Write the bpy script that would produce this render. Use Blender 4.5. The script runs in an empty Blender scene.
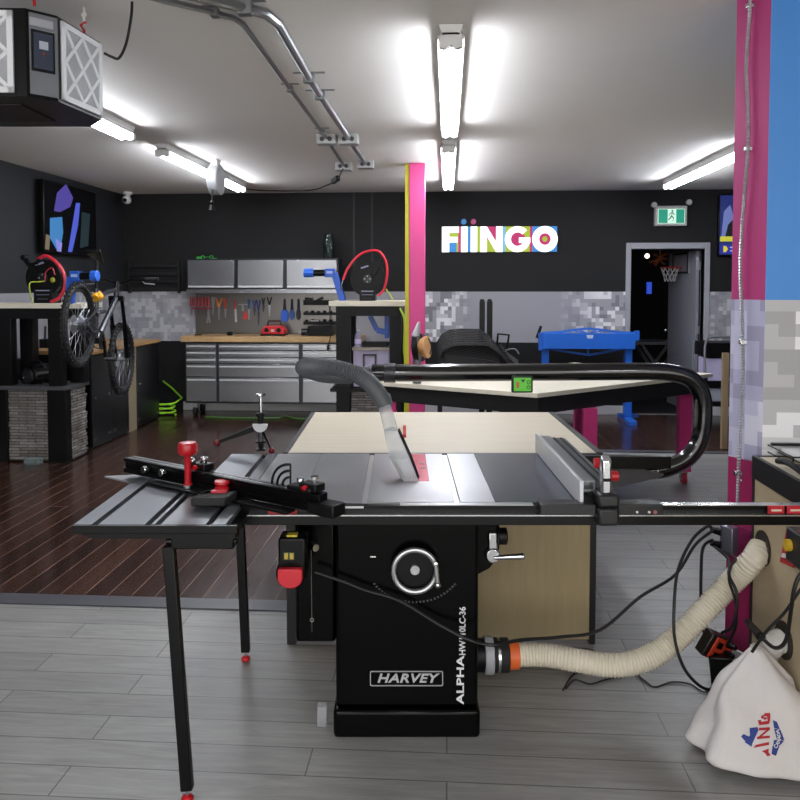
import bpy, bmesh, math, random
from mathutils import Vector, Matrix
from mathutils.bvhtree import BVHTree
random.seed(7)
SC = bpy.context.scene
COL = SC.collection
PI = math.pi
# ---------------------------------------------------------------- camera model
F = 750.0; H = 1.6; PT = math.radians(2.5); YAW = math.radians(3.66); CX = 400.0; CY = 286 + F * math.tan(PT)
CYW, SYW = math.cos(YAW), math.sin(YAW)
def ray(px, py):
    u = (px - CX) / F; v = -(py - CY) / F
    return (u, math.cos(PT) + v * math.sin(PT), -math.sin(PT) + v * math.cos(PT))
def W(p): return (p[0] * CYW - p[1] * SYW, p[0] * SYW + p[1] * CYW, p[2])
def cz(px, py, z):
    r = ray(px, py); t = (z - H) / r[2]; return (r[0] * t, r[1] * t, z)
def cd(px, py, d):
    r = ray(px, py); t = d / r[1]; return (r[0] * t, d, H + r[2] * t)
def wz(px, py, z): return W(cz(px, py, z))
def wy(px, py, y):
    r = W(ray(px, py)); t = y / r[1]; return (r[0] * t, y, H + r[2] * t)
def wx(px, py, x):
    r = W(ray(px, py)); t = x / r[0]; return (x, r[1] * t, H + r[2] * t)

# ---------------------------------------------------------------- materials
def hx(s):
    s = s.lstrip('#'); v = [int(s[i:i + 2], 16) / 255 for i in (0, 2, 4)]
    return tuple((c / 12.92 if c <= .04045 else ((c + .055) / 1.055) ** 2.4) for c in v) + (1,)
MATS = {}
def newmat(name):
    m = bpy.data.materials.new(name); m.use_nodes = True
    nt = m.node_tree; b = nt.nodes['Principled BSDF']; return m, nt, b
def M(col, rough=.5, metal=0., var=.08, scale=18, bump=0., coat=0., stretch=None, spec=None):
    key = (col, rough, metal, var, scale, bump, coat, stretch, spec)
    if key in MATS: return MATS[key]
    m, nt, b = newmat('surface_' + col.strip('#') + '_%d_%d' % (rough * 100, metal * 100))
    N = nt.nodes; L = nt.links
    tc = N.new('ShaderNodeTexCoord'); no = N.new('ShaderNodeTexNoise'); no.inputs['Scale'].default_value = scale
    no.inputs['Detail'].default_value = 3
    if stretch:
        mp = N.new('ShaderNodeMapping'); mp.inputs['Scale'].default_value = stretch
        L.new(tc.outputs['Object'], mp.inputs['Vector']); L.new(mp.outputs[0], no.inputs['Vector'])
    else: L.new(tc.outputs['Object'], no.inputs['Vector'])
    c = hx(col); mx = N.new('ShaderNodeMix'); mx.data_type = 'RGBA'
    mx.inputs[6].default_value = tuple(min(1, v * (1 - var)) for v in c[:3]) + (1,)
    mx.inputs[7].default_value = tuple(min(1, v * (1 + var)) for v in c[:3]) + (1,)
    L.new(no.outputs['Fac'], mx.inputs[0]); L.new(mx.outputs[2], b.inputs['Base Color'])
    b.inputs['Roughness'].default_value = rough; b.inputs['Metallic'].default_value = metal
    if spec is not None: b.inputs['Specular IOR Level'].default_value = spec
    if metal > .5 and stretch:
        mr = N.new('ShaderNodeMapRange'); mr.inputs[3].default_value = max(.05, rough - .12); mr.inputs[4].default_value = rough + .12
        L.new(no.outputs['Fac'], mr.inputs[0]); L.new(mr.outputs[0], b.inputs['Roughness'])
    if coat: b.inputs['Coat Weight'].default_value = coat; b.inputs['Coat Roughness'].default_value = .1
    if bump:
        bp = N.new('ShaderNodeBump'); bp.inputs['Strength'].default_value = bump; bp.inputs['Distance'].default_value = .01
        L.new(no.outputs['Fac'], bp.inputs['Height']); L.new(bp.outputs[0], b.inputs['Normal'])
    MATS[key] = m; return m
def EM(col, s, base='#202020'):
    key = ('em', col, s)
    if key in MATS: return MATS[key]
    m, nt, b = newmat('glow_' + col.strip('#') + '_%d' % (s * 10))
    b.inputs['Base Color'].default_value = hx(base)
    b.inputs['Emission Color'].default_value = hx(col); b.inputs['Emission Strength'].default_value = s
    MATS[key] = m; return m
def CLEAR(name, col, t, rough=.08):
    m, nt, b = newmat(name); N = nt.nodes; L = nt.links
    b.inputs['Base Color'].default_value = hx(col); b.inputs['Roughness'].default_value = rough
    tr = N.new('ShaderNodeBsdfTransparent'); mx = N.new('ShaderNodeMixShader'); mx.inputs[0].default_value = 1 - t
    no = N.new('ShaderNodeTexNoise'); no.inputs['Scale'].default_value = 30
    mr = N.new('ShaderNodeMapRange'); mr.inputs[3].default_value = (1 - t) * .7; mr.inputs[4].default_value = min(1, (1 - t) * 1.3)
    L.new(no.outputs[0], mr.inputs[0]); L.new(mr.outputs[0], mx.inputs[0])
    L.new(tr.outputs[0], mx.inputs[1]); L.new(b.outputs[0], mx.inputs[2]); L.new(mx.outputs[0], N['Material Output'].inputs[0])
    return m
def mathn(nt, op, a, b=None, clamp=False):
    n = nt.nodes.new('ShaderNodeMath'); n.operation = op; n.use_clamp = clamp
    for i, v in enumerate((a, b)):
        if v is None: continue
        if isinstance(v, (int, float)): n.inputs[i].default_value = v
        else: nt.links.new(v, n.inputs[i])
    return n.outputs[0]
def mixc(nt, f, a, b):
    n = nt.nodes.new('ShaderNodeMix'); n.data_type = 'RGBA'
    for i, v in ((0, f), (6, a), (7, b)):
        if isinstance(v, (int, float)): n.inputs[i].default_value = v
        elif isinstance(v, tuple): n.inputs[i].default_value = v
        else: nt.links.new(v, n.inputs[i])
    return n.outputs[2]
def camo_wall(name, ux, uy, cell, top, bottom, peaks=None, cols=('#77777c', '#97979c', '#b4b4b8', '#d4d4d6'), flat='#8c8c92', z0=.895, z1=1.53, rough=.5, seed=0., stretch=1., nsc=.27):
    m, nt, b = newmat(name); N = nt.nodes; L = nt.links
    g = N.new('ShaderNodeNewGeometry'); s = N.new('ShaderNodeSeparateXYZ'); L.new(g.outputs['Position'], s.inputs[0])
    u = mathn(nt, 'ADD', mathn(nt, 'MULTIPLY', s.outputs[0], ux), mathn(nt, 'MULTIPLY', s.outputs[1], uy))
    z = s.outputs[2]
    qu = mathn(nt, 'FLOOR', mathn(nt, 'DIVIDE', u, cell * stretch)); qz = mathn(nt, 'FLOOR', mathn(nt, 'DIVIDE', z, cell))
    cb = N.new('ShaderNodeCombineXYZ'); L.new(qu, cb.inputs[0]); L.new(qz, cb.inputs[1]); cb.inputs[2].default_value = seed
    no = N.new('ShaderNodeTexNoise'); no.inputs['Scale'].default_value = nsc; no.inputs['Detail'].default_value = 1.5
    no.inputs['Roughness'].default_value = .8
    L.new(cb.outputs[0], no.inputs['Vector'])
    rp = N.new('ShaderNodeValToRGB'); rp.color_ramp.interpolation = 'CONSTANT'
    e = rp.color_ramp.elements
    e[0].position = 0; e[0].color = hx(cols[0]); e[1].position = .43; e[1].color = hx(cols[1])
    for p, c in ((.52, cols[3]), (.6, cols[2])):
        x = e.new(p); x.color = hx(c)
    L.new(no.outputs['Fac'], rp.inputs[0]); col = rp.outputs[0]
    if peaks:
        acc = 0.
        for (c0, w0, a0) in peaks:
            d = mathn(nt, 'DIVIDE', mathn(nt, 'ABSOLUTE', mathn(nt, 'SUBTRACT', u, c0)), w0)
            d = mathn(nt, 'MULTIPLY', mathn(nt, 'SUBTRACT', 1.35, d, True), a0)
            acc = d if acc == 0. else mathn(nt, 'MAXIMUM', acc, d)
        col = mixc(nt, acc, hx(flat), col)
    f1 = mathn(nt, 'GREATER_THAN', z, z1); f0 = mathn(nt, 'LESS_THAN', z, z0)
    col = mixc(nt, f1, col, hx(top)); col = mixc(nt, f0, col, hx(bottom))
    L.new(col, b.inputs['Base Color']); b.inputs['Roughness'].default_value = rough
    return m
def planks(name, along_x, wid, ln, c1, c2, gap, rough, coat=0, grain=1., gapw=.004, spec=.5, bump=.25):
    m, nt, b = newmat(name); N = nt.nodes; L = nt.links
    g = N.new('ShaderNodeNewGeometry'); mp = N.new('ShaderNodeMapping'); L.new(g.outputs['Position'], mp.inputs[0])
    if not along_x: mp.inputs['Rotation'].default_value = (0, 0, PI / 2)
    br = N.new('ShaderNodeTexBrick'); L.new(mp.outputs[0], br.inputs[0]); br.inputs['Scale'].default_value = 1
    br.inputs['Brick Width'].default_value = ln; br.inputs['Row Height'].default_value = wid; br.inputs['Mortar Size'].default_value = gapw
    br.inputs['Color1'].default_value = hx(c1); br.inputs['Color2'].default_value = hx(c2); br.inputs['Mortar'].default_value = hx(gap)
    br.inputs['Mortar Smooth'].default_value = .3; br.offset = .37; br.inputs['Bias'].default_value = -.1
    m2 = N.new('ShaderNodeMapping'); L.new(mp.outputs[0], m2.inputs[0]); m2.inputs['Scale'].default_value = (2.2, 22, 1)
    no = N.new('ShaderNodeTexNoise'); no.inputs['Scale'].default_value = 1.6; no.inputs['Detail'].default_value = 6; no.inputs['Roughness'].default_value = .65
    no.inputs['Distortion'].default_value = .8
    L.new(m2.outputs[0], no.inputs[0])
    mr = N.new('ShaderNodeMapRange'); mr.inputs[1].default_value = .3; mr.inputs[2].default_value = .7
    mr.inputs[3].default_value = 1 - .38 * grain; mr.inputs[4].default_value = 1 + .38 * grain
    L.new(no.outputs[0], mr.inputs[0])
    vm = N.new('ShaderNodeVectorMath'); vm.operation = 'SCALE'; L.new(br.outputs[0], vm.inputs[0]); L.new(mr.outputs[0], vm.inputs['Scale'])
    L.new(vm.outputs[0], b.inputs['Base Color'])
    r2 = N.new('ShaderNodeMapRange'); r2.inputs[3].default_value = rough - .06; r2.inputs[4].default_value = rough + .12
    L.new(no.outputs[0], r2.inputs[0]); L.new(r2.outputs[0], b.inputs['Roughness'])
    b.inputs['Specular IOR Level'].default_value = spec
    if coat: b.inputs['Coat Weight'].default_value = coat; b.inputs['Coat Roughness'].default_value = .12
    bp = N.new('ShaderNodeBump'); bp.inputs['Strength'].default_value = bump; bp.inputs['Distance'].default_value = .004
    L.new(no.outputs[0], bp.inputs['Height']); L.new(bp.outputs[0], b.inputs['Normal'])
    return m
def wood(name, c1, c2, scale=(1, 14, 1), rough=.5, coat=0):
    m, nt, b = newmat(name); N = nt.nodes; L = nt.links
    tc = N.new('ShaderNodeTexCoord'); mp = N.new('ShaderNodeMapping'); mp.inputs['Scale'].default_value = scale
    L.new(tc.outputs['Object'], mp.inputs[0]); no = N.new('ShaderNodeTexNoise'); no.inputs['Scale'].default_value = 3; no.inputs['Detail'].default_value = 5
    no.inputs['Distortion'].default_value = .6; L.new(mp.outputs[0], no.inputs[0])
    L.new(mixc(nt, no.outputs[0], hx(c1), hx(c2)), b.inputs['Base Color']); b.inputs['Roughness'].default_value = rough
    if coat: b.inputs['Coat Weight'].default_value = coat
    return m
# ---------------------------------------------------------------- mesh builder
def crom(pts, n=6, closed=False):
    P = [Vector(p) for p in pts]; out = []; k = len(P)
    if k < 3: return P
    rng = range(k if closed else k - 1)
    for i in rng:
        p1, p2 = P[i], P[(i + 1) % k]
        p0 = P[i - 1] if (i > 0 or closed) else p1 * 2 - p2
        p3 = P[(i + 2) % k] if (i + 2 < k or closed) else p2 * 2 - p1
        for j in range(n):
            t = j / n
            out.append(.5 * ((2 * p1) + (p2 - p0) * t + (2 * p0 - 5 * p1 + 4 * p2 - p3) * t * t + (3 * p1 - p0 - 3 * p2 + p3) * t ** 3))
    if not closed: out.append(P[-1])
    return out
def resamp(P, step):
    out = [P[0].copy()]; acc = 0
    for a, b in zip(P, P[1:]):
        d = (b - a).length; t = step - acc
        while t <= d:
            out.append(a.lerp(b, t / d)); t += step
        acc = (acc + d) % step
    out.append(P[-1].copy()); return out
class MB:
    def __init__(s): s.v = []; s.f = []; s.m = []; s.mi = 0
    def add(s, vs, fs):
        o = len(s.v); s.v += [Vector(v) for v in vs]; s.f += [[i + o for i in f] for f in fs]; s.m += [s.mi] * len(fs); return s
    def box(s, x0, x1, y0, y1, z0, z1, mat=None):
        vs = [Vector((x, y, z)) for z in (z0, z1) for x, y in ((x0, y0), (x1, y0), (x1, y1), (x0, y1))]
        if mat: vs = [mat @ v for v in vs]
        return s.add(vs, [(3, 2, 1, 0), (4, 5, 6, 7), (0, 1, 5, 4), (1, 2, 6, 5), (2, 3, 7, 6), (3, 0, 4, 7)])
    def obox(s, c, size, rot=(0, 0, 0)):
        from mathutils import Euler
        mt = Matrix.Translation(c) @ Euler(rot).to_matrix().to_4x4(); a, b, d = [k / 2 for k in size]
        return s.box(-a, a, -b, b, -d, d, mt)
    def bar(s, p, q, w, h=None, up=(0, 0, 1)):
        p = Vector(p); q = Vector(q); h = h or w; d = (q - p); L = d.length; d.normalize(); up = Vector(up)
        if abs(d.dot(up)) > .95: up = Vector((0, 1, 0))
        x = d.cross(up).normalized(); z = x.cross(d)
        mt = Matrix((x, d, z)).transposed().to_4x4(); mt.translation = p
        return s.box(-w / 2, w / 2, 0, L, -h / 2, h / 2, mt)
    def prism(s, poly, axis, a, b):
        # poly of 2D points; axis x|y|z is extrusion axis from a to b
        def mk(p, t):
            return {'x': (t, p[0], p[1]), 'y': (p[0], t, p[1]), 'z': (p[0], p[1], t)}[axis]
        n = len(poly); vs = [mk(p, a) for p in poly] + [mk(p, b) for p in poly]
        fs = [list(range(n))[::-1], list(range(n, 2 * n))] + [(i, (i + 1) % n, n + (i + 1) % n, n + i) for i in range(n)]
        return s.add(vs, fs)
    def hull2(s, A, B):
        n = len(A); return s.add(list(A) + list(B), [list(range(n))[::-1], list(range(n, 2 * n))] + [(i, (i + 1) % n, n + (i + 1) % n, n + i) for i in range(n)])
    def tube(s, pts, r, seg=10, spline=0, closed=False, step=None, cap=True):
        P = crom(pts, spline, closed) if spline else [Vector(p) for p in pts]
        if step: P = resamp(P, step)
        n = len(P); T = []
        for i in range(n):
            if closed: t = P[(i + 1) % n] - P[i - 1]
            else: t = P[min(i + 1, n - 1)] - P[max(i - 1, 0)]
            T.append(t.normalized() if t.length > 1e-9 else Vector((0, 0, 1)))
        up = Vector((0, 0, 1)) if abs(T[0].z) < .9 else Vector((1, 0, 0)); x = T[0].cross(up).normalized()
        vs = []
        for i in range(n):
            x = (x - T[i] * x.dot(T[i])).normalized(); y = T[i].cross(x)
            rr = r(i, i / max(1, n - 1)) if callable(r) else r
            vs += [P[i] + (x * math.cos(2 * PI * k / seg) + y * math.sin(2 * PI * k / seg)) * rr for k in range(seg)]
        fs = []
        for i in range(n if closed else n - 1):
            j = (i + 1) % n
            fs += [(i * seg + k, i * seg + (k + 1) % seg, j * seg + (k + 1) % seg, j * seg + k) for k in range(seg)]
        if cap and not closed: fs += [list(range(seg))[::-1], [(n - 1) * seg + k for k in range(seg)]]
        return s.add(vs, fs)
    def cyl(s, p, q, r0, r1=None, seg=20):
        r1 = r0 if r1 is None else r1; return s.tube([p, q], lambda i, t: r0 if i == 0 else r1, seg)
    def lathe(s, prof, c, axis='z', seg=24):
        # prof list of (r, h)
        vs = []; n = len(prof)
        for r, h in prof:
            for k in range(seg):
                a = 2 * PI * k / seg; u, w = r * math.cos(a), r * math.sin(a)
                p = {'z': (u, w, h), 'y': (u, h, w), 'x': (h, u, w)}[axis]; vs.append(Vector(p) + Vector(c))
        fs = [(i * seg + k, i * seg + (k + 1) % seg, (i + 1) * seg + (k + 1) % seg, (i + 1) * seg + k) for i in range(n - 1) for k in range(seg)]
        fs += [list(range(seg))[::-1], [(n - 1) * seg + k for k in range(seg)]]
        return s.add(vs, fs)
    def ball(s, c, r, seg=14, sc=(1, 1, 1)):
        m = seg // 2; prof = [(max(1e-4, math.sin(PI * i / m)), -math.cos(PI * i / m)) for i in range(m + 1)]
        o = len(s.v); s.lathe(prof, (0, 0, 0), 'z', seg)
        for i in range(o, len(s.v)): s.v[i] = Vector(c) + Vector([s.v[i][k] * r * sc[k] for k in range(3)])
        return s
    def torus(s, c, R, r, axis='y', seg=28, rs=8, a0=0, a1=2 * PI, sq=1.):
        full = abs(a1 - a0 - 2 * PI) < 1e-4; pts = []
        n = seg if full else seg + 1
        for k in range(n):
            a = a0 + (a1 - a0) * k / seg; u, w = R * math.cos(a), R * math.sin(a)
            pts.append(Vector(c) + Vector({'z': (u, w, 0), 'y': (u, 0, w), 'x': (0, u, w)}[axis]))
        return s.tube(pts, r, rs, closed=full)
    def disc_ring(s, c, r0, r1, axis, t, seg=32):
        return s.lathe([(r0, -t / 2), (r1, -t / 2), (r1, t / 2), (r0, t / 2), (r0, -t / 2)], c, axis, seg) if r0 > 0 else s.lathe([(.0005, -t / 2), (r1, -t / 2), (r1, t / 2), (.0005, t / 2)], c, axis, seg)
BASE = {}
def _mesh(mb, name, mat, base, bevel, ang):
    me = bpy.data.meshes.new(name)
    me.from_pydata([tuple(v - base) for v in mb.v], [], mb.f)
    mats = mat if isinstance(mat, (list, tuple)) else [mat]
    for m in mats: me.materials.append(m)
    for p, i in zip(me.polygons, mb.m): p.material_index = i
    bm = bmesh.new(); bm.from_mesh(me); bmesh.ops.recalc_face_normals(bm, faces=bm.faces); bm.to_mesh(me); bm.free()
    for p in me.polygons: p.use_smooth = True
    me.set_sharp_from_angle(angle=math.radians(ang)); me.update()
    o = bpy.data.objects.new(name, me); COL.objects.link(o)
    if bevel:
        b = o.modifiers.new('bevel', 'BEVEL'); b.width = bevel; b.segments = 2; b.limit_method = 'ANGLE'; b.angle_limit = math.radians(40)
    return o
def setp(o, label, cat, group=None, kind=None):
    if label: o['label'] = label
    if cat: o['category'] = cat
    if group: o['group'] = group
    if kind: o['kind'] = kind
def place(o, base, frame):
    if frame == 'C': o.location = W(base); o.rotation_euler = (0, 0, YAW)
    else: o.location = base
def T(name, label, cat, base=(0, 0, 0), frame='W', group=None):
    o = bpy.data.objects.new(name, None); COL.objects.link(o); o.empty_display_size = .1
    place(o, base, frame); BASE[o] = Vector(base); setp(o, label, cat, group); return o
def part(mb, name, mat, parent, bevel=0, ang=35, label=None):
    b = BASE[parent]; o = _mesh(mb, name, mat, b, bevel, ang); o.parent = parent; BASE[o] = b
    if label: o['label'] = label
    return o
def solo(mb, name, mat, label, cat, frame='W', group=None, bevel=0, ang=35, kind=None):
    xs = [v.x for v in mb.v]; ys = [v.y for v in mb.v]; zs = [v.z for v in mb.v]
    b = Vector(((min(xs) + max(xs)) / 2, (min(ys) + max(ys)) / 2, min(zs)))
    o = _mesh(mb, name, mat, b, bevel, ang); place(o, b, frame); BASE[o] = b; setp(o, label, cat, group, kind); return o
def struct(mb, name, mat, bevel=0, parent=None, label=None):
    o = _mesh(mb, name, mat, Vector((0, 0, 0)), bevel, 35)
    if parent: o.parent = parent
    else: o['kind'] = 'structure'
    BASE[o] = Vector((0, 0, 0))
    if label: o['label'] = label
    return o
def dup(root, loc=None, rotz=None, label=None, group=None):
    r = root.copy(); COL.objects.link(r)
    if loc is not None: r.location = loc
    if rotz is not None: r.rotation_euler[2] = rotz
    if label: r['label'] = label
    if group: r['group'] = group
    for ch in [o for o in list(bpy.data.objects) if o.parent == root]:
        c = ch.copy(); COL.objects.link(c); c.parent = r
        for g in [o for o in list(bpy.data.objects) if o.parent == ch]:
            d = g.copy(); COL.objects.link(d); d.parent = c
    return r
def text_mb(body, size, mat4, extrude=.001, offset=0., shear=0., sx=1., spacing=1.):
    cu = bpy.data.curves.new('lettering', 'FONT'); cu.body = body; cu.size = size; cu.extrude = extrude; cu.offset = offset
    cu.shear = shear; cu.space_character = spacing; cu.align_x = 'CENTER'; cu.align_y = 'CENTER'; cu.resolution_u = 3
    o = bpy.data.objects.new('lettering', cu); COL.objects.link(o)
    bpy.context.view_layer.update()
    dg = bpy.context.evaluated_depsgraph_get(); me = bpy.data.meshes.new_from_object(o.evaluated_get(dg))
    mb = MB(); mb.add([mat4 @ Vector((v.co.x * sx, v.co.y, v.co.z)) for v in me.vertices], [list(p.vertices) for p in me.polygons])
    bpy.data.objects.remove(o); bpy.data.curves.remove(cu); bpy.data.meshes.remove(me); return mb
def frame4(origin, xdir, ydir):
    x = Vector(xdir).normalized(); y = Vector(ydir).normalized(); z = x.cross(y)
    m = Matrix((x, y, z)).transposed().to_4x4(); m.translation = origin; return m
# common materials
BLK = M('#060607', .45, spec=.25); BLKG = M('#020202', .22, var=.03, spec=.14); BLKM = M('#040405', .3, spec=.28); DGREY = M('#3a3b3f', .45); MGREY = M('#77797c', .45)
WHT = M('#d8d8d6', .5, var=.03); CHR = M('#d0d2d4', .16, 1.); ALU = M('#b9bcc0', .35, .7, stretch=(2, 60, 2)); STEEL = M('#8f9296', .27, 1., stretch=(3, 40, 3), var=.15)
RED = M('#b5121c', .35); REDD = M('#7c1a20', .45); BLU = M('#1f55b8', .35); MAG = M('#c92c78', .5, var=.04); RUB = M('#131314', .7, bump=.3, scale=80)
PLY = wood('birch_plywood', '#c9c0ac', '#b9ae98'); PLYW = wood('pale_plywood', '#e6e0cf', '#d2cab4'); MAPLE = wood('maple_worktop', '#c8a878', '#a9855a', (14, 1, 1), .4)
CABLE = M('#0e0e10', .5, scale=60)
WORLD_S = 2.9; EXPO = 0.06
# ---------------------------------------------------------------- room shell
YB = 9.42; ZC = 2.775; XL = -4.17; XR = 4.3; YF = -3.0
GREYF = planks('grey_oak_planks', True, .1475, 1.25, '#8b8a87', '#7b7a78', '#555453', .36, grain=.62, gapw=.003)
DARKF = planks('dark_walnut_planks', False, .125, 2.6, '#422a21', '#281814', '#7d6c62', .2, coat=.25, grain=.8, gapw=.0026, bump=.05)
struct(MB().box(XL, XR, YF, YB + 4.2, -.1, 0), 'floor', GREYF)
struct(MB().box(XL, .3, 3.69, YB, 0, .004).box(.3, XR, 7.36, YB, 0, .004), 'floor', DARKF)
struct(MB().box(XL, .3, 3.575, 3.69, 0, .008).box(.3, .41, 3.575, 7.36, 0, .008).box(.41, XR, 7.27, 7.36, 0, .008), 'trim_1', M('#4a4a50', .35))
CEIL = M('#e2dfda', .9, var=.02, scale=3)
struct(MB().box(XL - .1, XR + .1, YF, YB + .1, ZC, ZC + .1), 'ceiling', CEIL)
WB = camo_wall('painted_back_wall', 1, 0, .048, '#09090b', '#08080a', rough=.75, peaks=[(-.12, .33, 1.), (2.05, .5, .9), (-3.75, .6, .3), (3.4, .4, .4)], flat='#9a9aa0', cols=('#7e7e84', '#a2a2a7', '#c9c9cc', '#f0f0f1'))
WL = camo_wall('painted_left_wall', 0, 1, .048, '#14161b', '#0a0a0c', rough=.7, peaks=[(9.0, .9, .25)], flat='#85858b')
DX0, DX1, DZ = 2.246, 3.13, 2.055
struct(MB().box(XL, DX0, YB, YB + .12, 0, ZC).box(DX1, XR, YB, YB + .12, 0, ZC).box(DX0, DX1, YB, YB + .12, DZ, ZC), 'wall_back', WB)
struct(MB().box(XL - .1, XL, YF, YB + .12, 0, ZC), 'wall_left', WL)
struct(MB().box(XR, XR + .1, YF, YB + .12, 0, ZC), 'wall_right', M('#2a2a2e', .6))
BASEW = M('#cfcfd0', .5, var=.02)
struct(MB().box(-3.4, DX0 - .07, YB - .016, YB, .004, .115).box(DX1 + .07, XR, YB - .016, YB, .004, .115), 'baseboard_back', BASEW, .004)
struct(MB().box(XL, XL + .016, 3.7, YB - .02, .004, .115), 'baseboard_left', BASEW, .004)
# partition stub with pink oblique end and blue face
a = W((1.364, 3.088, 0)); b = W((1.438, 2.954, 0))
PK = camo_wall('pink_wall_end', 1, -.6, .06, '#ab3672', '#a3265f', cols=('#9896b0', '#aeadc8', '#d2d1e2', '#bfbed6'), z0=.895, z1=1.545, seed=3.3)
BLW = camo_wall('blue_painted_wall', 1, 0, .05, '#4489d2', '#a3225f', cols=('#a2a2a3', '#b6b6b7', '#cfcfd0', '#e6e6e7'), z0=.7, z1=1.545, seed=8.7, stretch=1.3, nsc=.4)
w = MB(); pts = [(a[0], a[1]), (b[0], b[1]), (XR, b[1]), (XR, 3.22), (a[0] + .02, 3.22)]
n = len(pts); vs = [(x, y, 0) for x, y in pts] + [(x, y, ZC) for x, y in pts]
w.mi = 0; w.add(vs, [(0, 1, n + 1, n)]); w.add(vs, [(4, 0, n, n + 4)]); w.mi = 1; w.add(vs, [(1, 2, n + 2, n + 1)]); w.add(vs, [(3, 4, n + 4, n + 3)]); w.add(vs, [(2, 3, n + 3, n + 2)])
struct(w, 'wall_partition', [PK, BLW])
pa, pb = Vector(a), Vector(b); dn = (pb - pa).normalized(); nrm = Vector((dn.y, -dn.x, 0))
if nrm.x > 0: nrm = -nrm
def onp(t, z, off=0.): q = pa + dn * t + nrm * off; return (q.x, q.y, z)
q0, q1, q2, q3 = onp(0, 0, .012), onp(.158, 0, .012), onp(.158, 0), onp(0, 0)
struct(MB().prism([q0[:2], q1[:2], q2[:2], q3[:2]], 'z', 0, .1), 'baseboard_partition', BASEW)
# magenta column with yellow side board
struct(MB().box(-.372, -.223, 7.22, 7.42, 0, ZC), 'wall_column', M('#c23a7a', .5, var=.04), .004)
struct(MB().box(-.414, -.372, 7.24, 7.42, 0, ZC), 'trim_2', M('#b9b01c', .5), .003)
# wall panel seams in the black upper wall
for i, px in enumerate((354, 372)):
    p = wy(px, 240, YB)
    struct(MB().box(p[0] - .012, p[0] + .012, YB - .008, YB, 1.53, ZC), 'trim_%d' % (3 + i), M('#17171b', .5))
# door frame
FR = M('#a3a4aa', .45, var=.02)
struct(MB().box(2.185, DX0, YB - .02, YB + .14, 0, 2.13).box(DX1, 3.194, YB - .02, YB + .14, 0, 2.13).box(DX0, DX1, YB - .02, YB + .14, DZ, 2.13), 'trim_5', FR, .005)
# open door leaf swung into the far room
hx0, hy0 = 3.12, YB + .15
ang = math.radians(96)
dv = Vector((math.cos(ang), math.sin(ang), 0)); nv = Vector((-dv.y, dv.x, 0))
A = [Vector((hx0, hy0, 0)) + dv * s + nv * t for s, t in ((0, 0), (.86, 0), (.86, .04), (0, .04))]
door = struct(MB().prism([(p.x, p.y) for p in A], 'z', .012, 2.04), 'door_1', M('#8d8f98', .5, var=.02), .003)
kb = Vector((hx0, hy0, 1.0)) + dv * .8
struct(MB().cyl(kb + nv * .04, kb + nv * .09, .012).ball(kb + nv * .1, .028), 'door_handle', CHR, parent=door)
for z in (.3, 1.05, 1.85):
    struct(MB().box(3.095, 3.125, YB + .12, YB + .155, z - .05, z + .05), 'hinge', ALU, parent=door)
# dark room beyond the door
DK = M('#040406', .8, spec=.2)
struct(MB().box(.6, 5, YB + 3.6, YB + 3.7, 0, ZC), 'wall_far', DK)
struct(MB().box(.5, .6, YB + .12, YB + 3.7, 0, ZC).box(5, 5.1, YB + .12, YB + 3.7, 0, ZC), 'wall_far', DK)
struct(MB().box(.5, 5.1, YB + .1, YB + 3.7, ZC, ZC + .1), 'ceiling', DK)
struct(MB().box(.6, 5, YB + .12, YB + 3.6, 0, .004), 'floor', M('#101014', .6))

# ---------------------------------------------------------------- light fixtures
TUBE = EM('#f2f6ff', 56.)
def fixture(x, y0, y1, label):
    t = T('ceiling_light', label, 'ceiling light', (x, (y0 + y1) / 2, 2.66), group='fluorescent ceiling lights')
    m = MB().prism([(x - .055, 2.772), (x - .035, 2.72), (x + .035, 2.72), (x + .055, 2.772)], 'y', y0, y1)
    m.prism([(x - .062, 2.715), (x - .06, 2.712), (x - .03, 2.726), (x + .03, 2.726), (x + .06, 2.712), (x + .062, 2.715), (x + .036, 2.735), (x - .036, 2.735)], 'y', y0, y1)
    part(m, 'housing', WHT, t)
    for yy in (y0, (y0 + y1) / 2 - .02, y1 - .04): part(MB().prism([(x - .055, 2.72), (x - .055, 2.675), (x - .03, 2.665), (x, 2.68), (x + .03, 2.665), (x + .055, 2.675), (x + .055, 2.72)], 'y', yy, yy + .04), 'lamp_holder', WHT, t)
    ym = (y0 + y1) / 2
    for a0, a1 in ((y0 + .04, ym - .02), (ym + .02, y1 - .04)):
        for s in (-1, 1): part(MB().cyl((x + s * .03, a0, 2.69), (x + s * .03, a1, 2.69), .0185, seg=10), 'tube', TUBE, t)
    return t
fixture(0.01, 3.42, 5.5, 'lit fluorescent strip light over the table saw, larger of the two central strips')
fixture(0.0, 6.08, 8.46, 'lit fluorescent strip light between the magenta column and the back wall')
fixture(-2.36, 3.4, 5.45, 'lit fluorescent strip light partly hidden behind the hanging air cleaner')
fixture(-2.36, 6.1, 8.5, 'lit fluorescent strip light beside the ceiling cord reel')
fixture(2.43, 6.2, 8.55, 'lit fluorescent strip light on the right, running behind the pink wall end')
for _x, _l in ((-2.36, 'left'), (0., 'middle'), (2.36, 'right')): fixture(_x, -2.3, -.2, 'added unseen strip light behind the viewer, %s one of its row' % _l)  # unseen row of fixtures added to brighten the foreground

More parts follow.
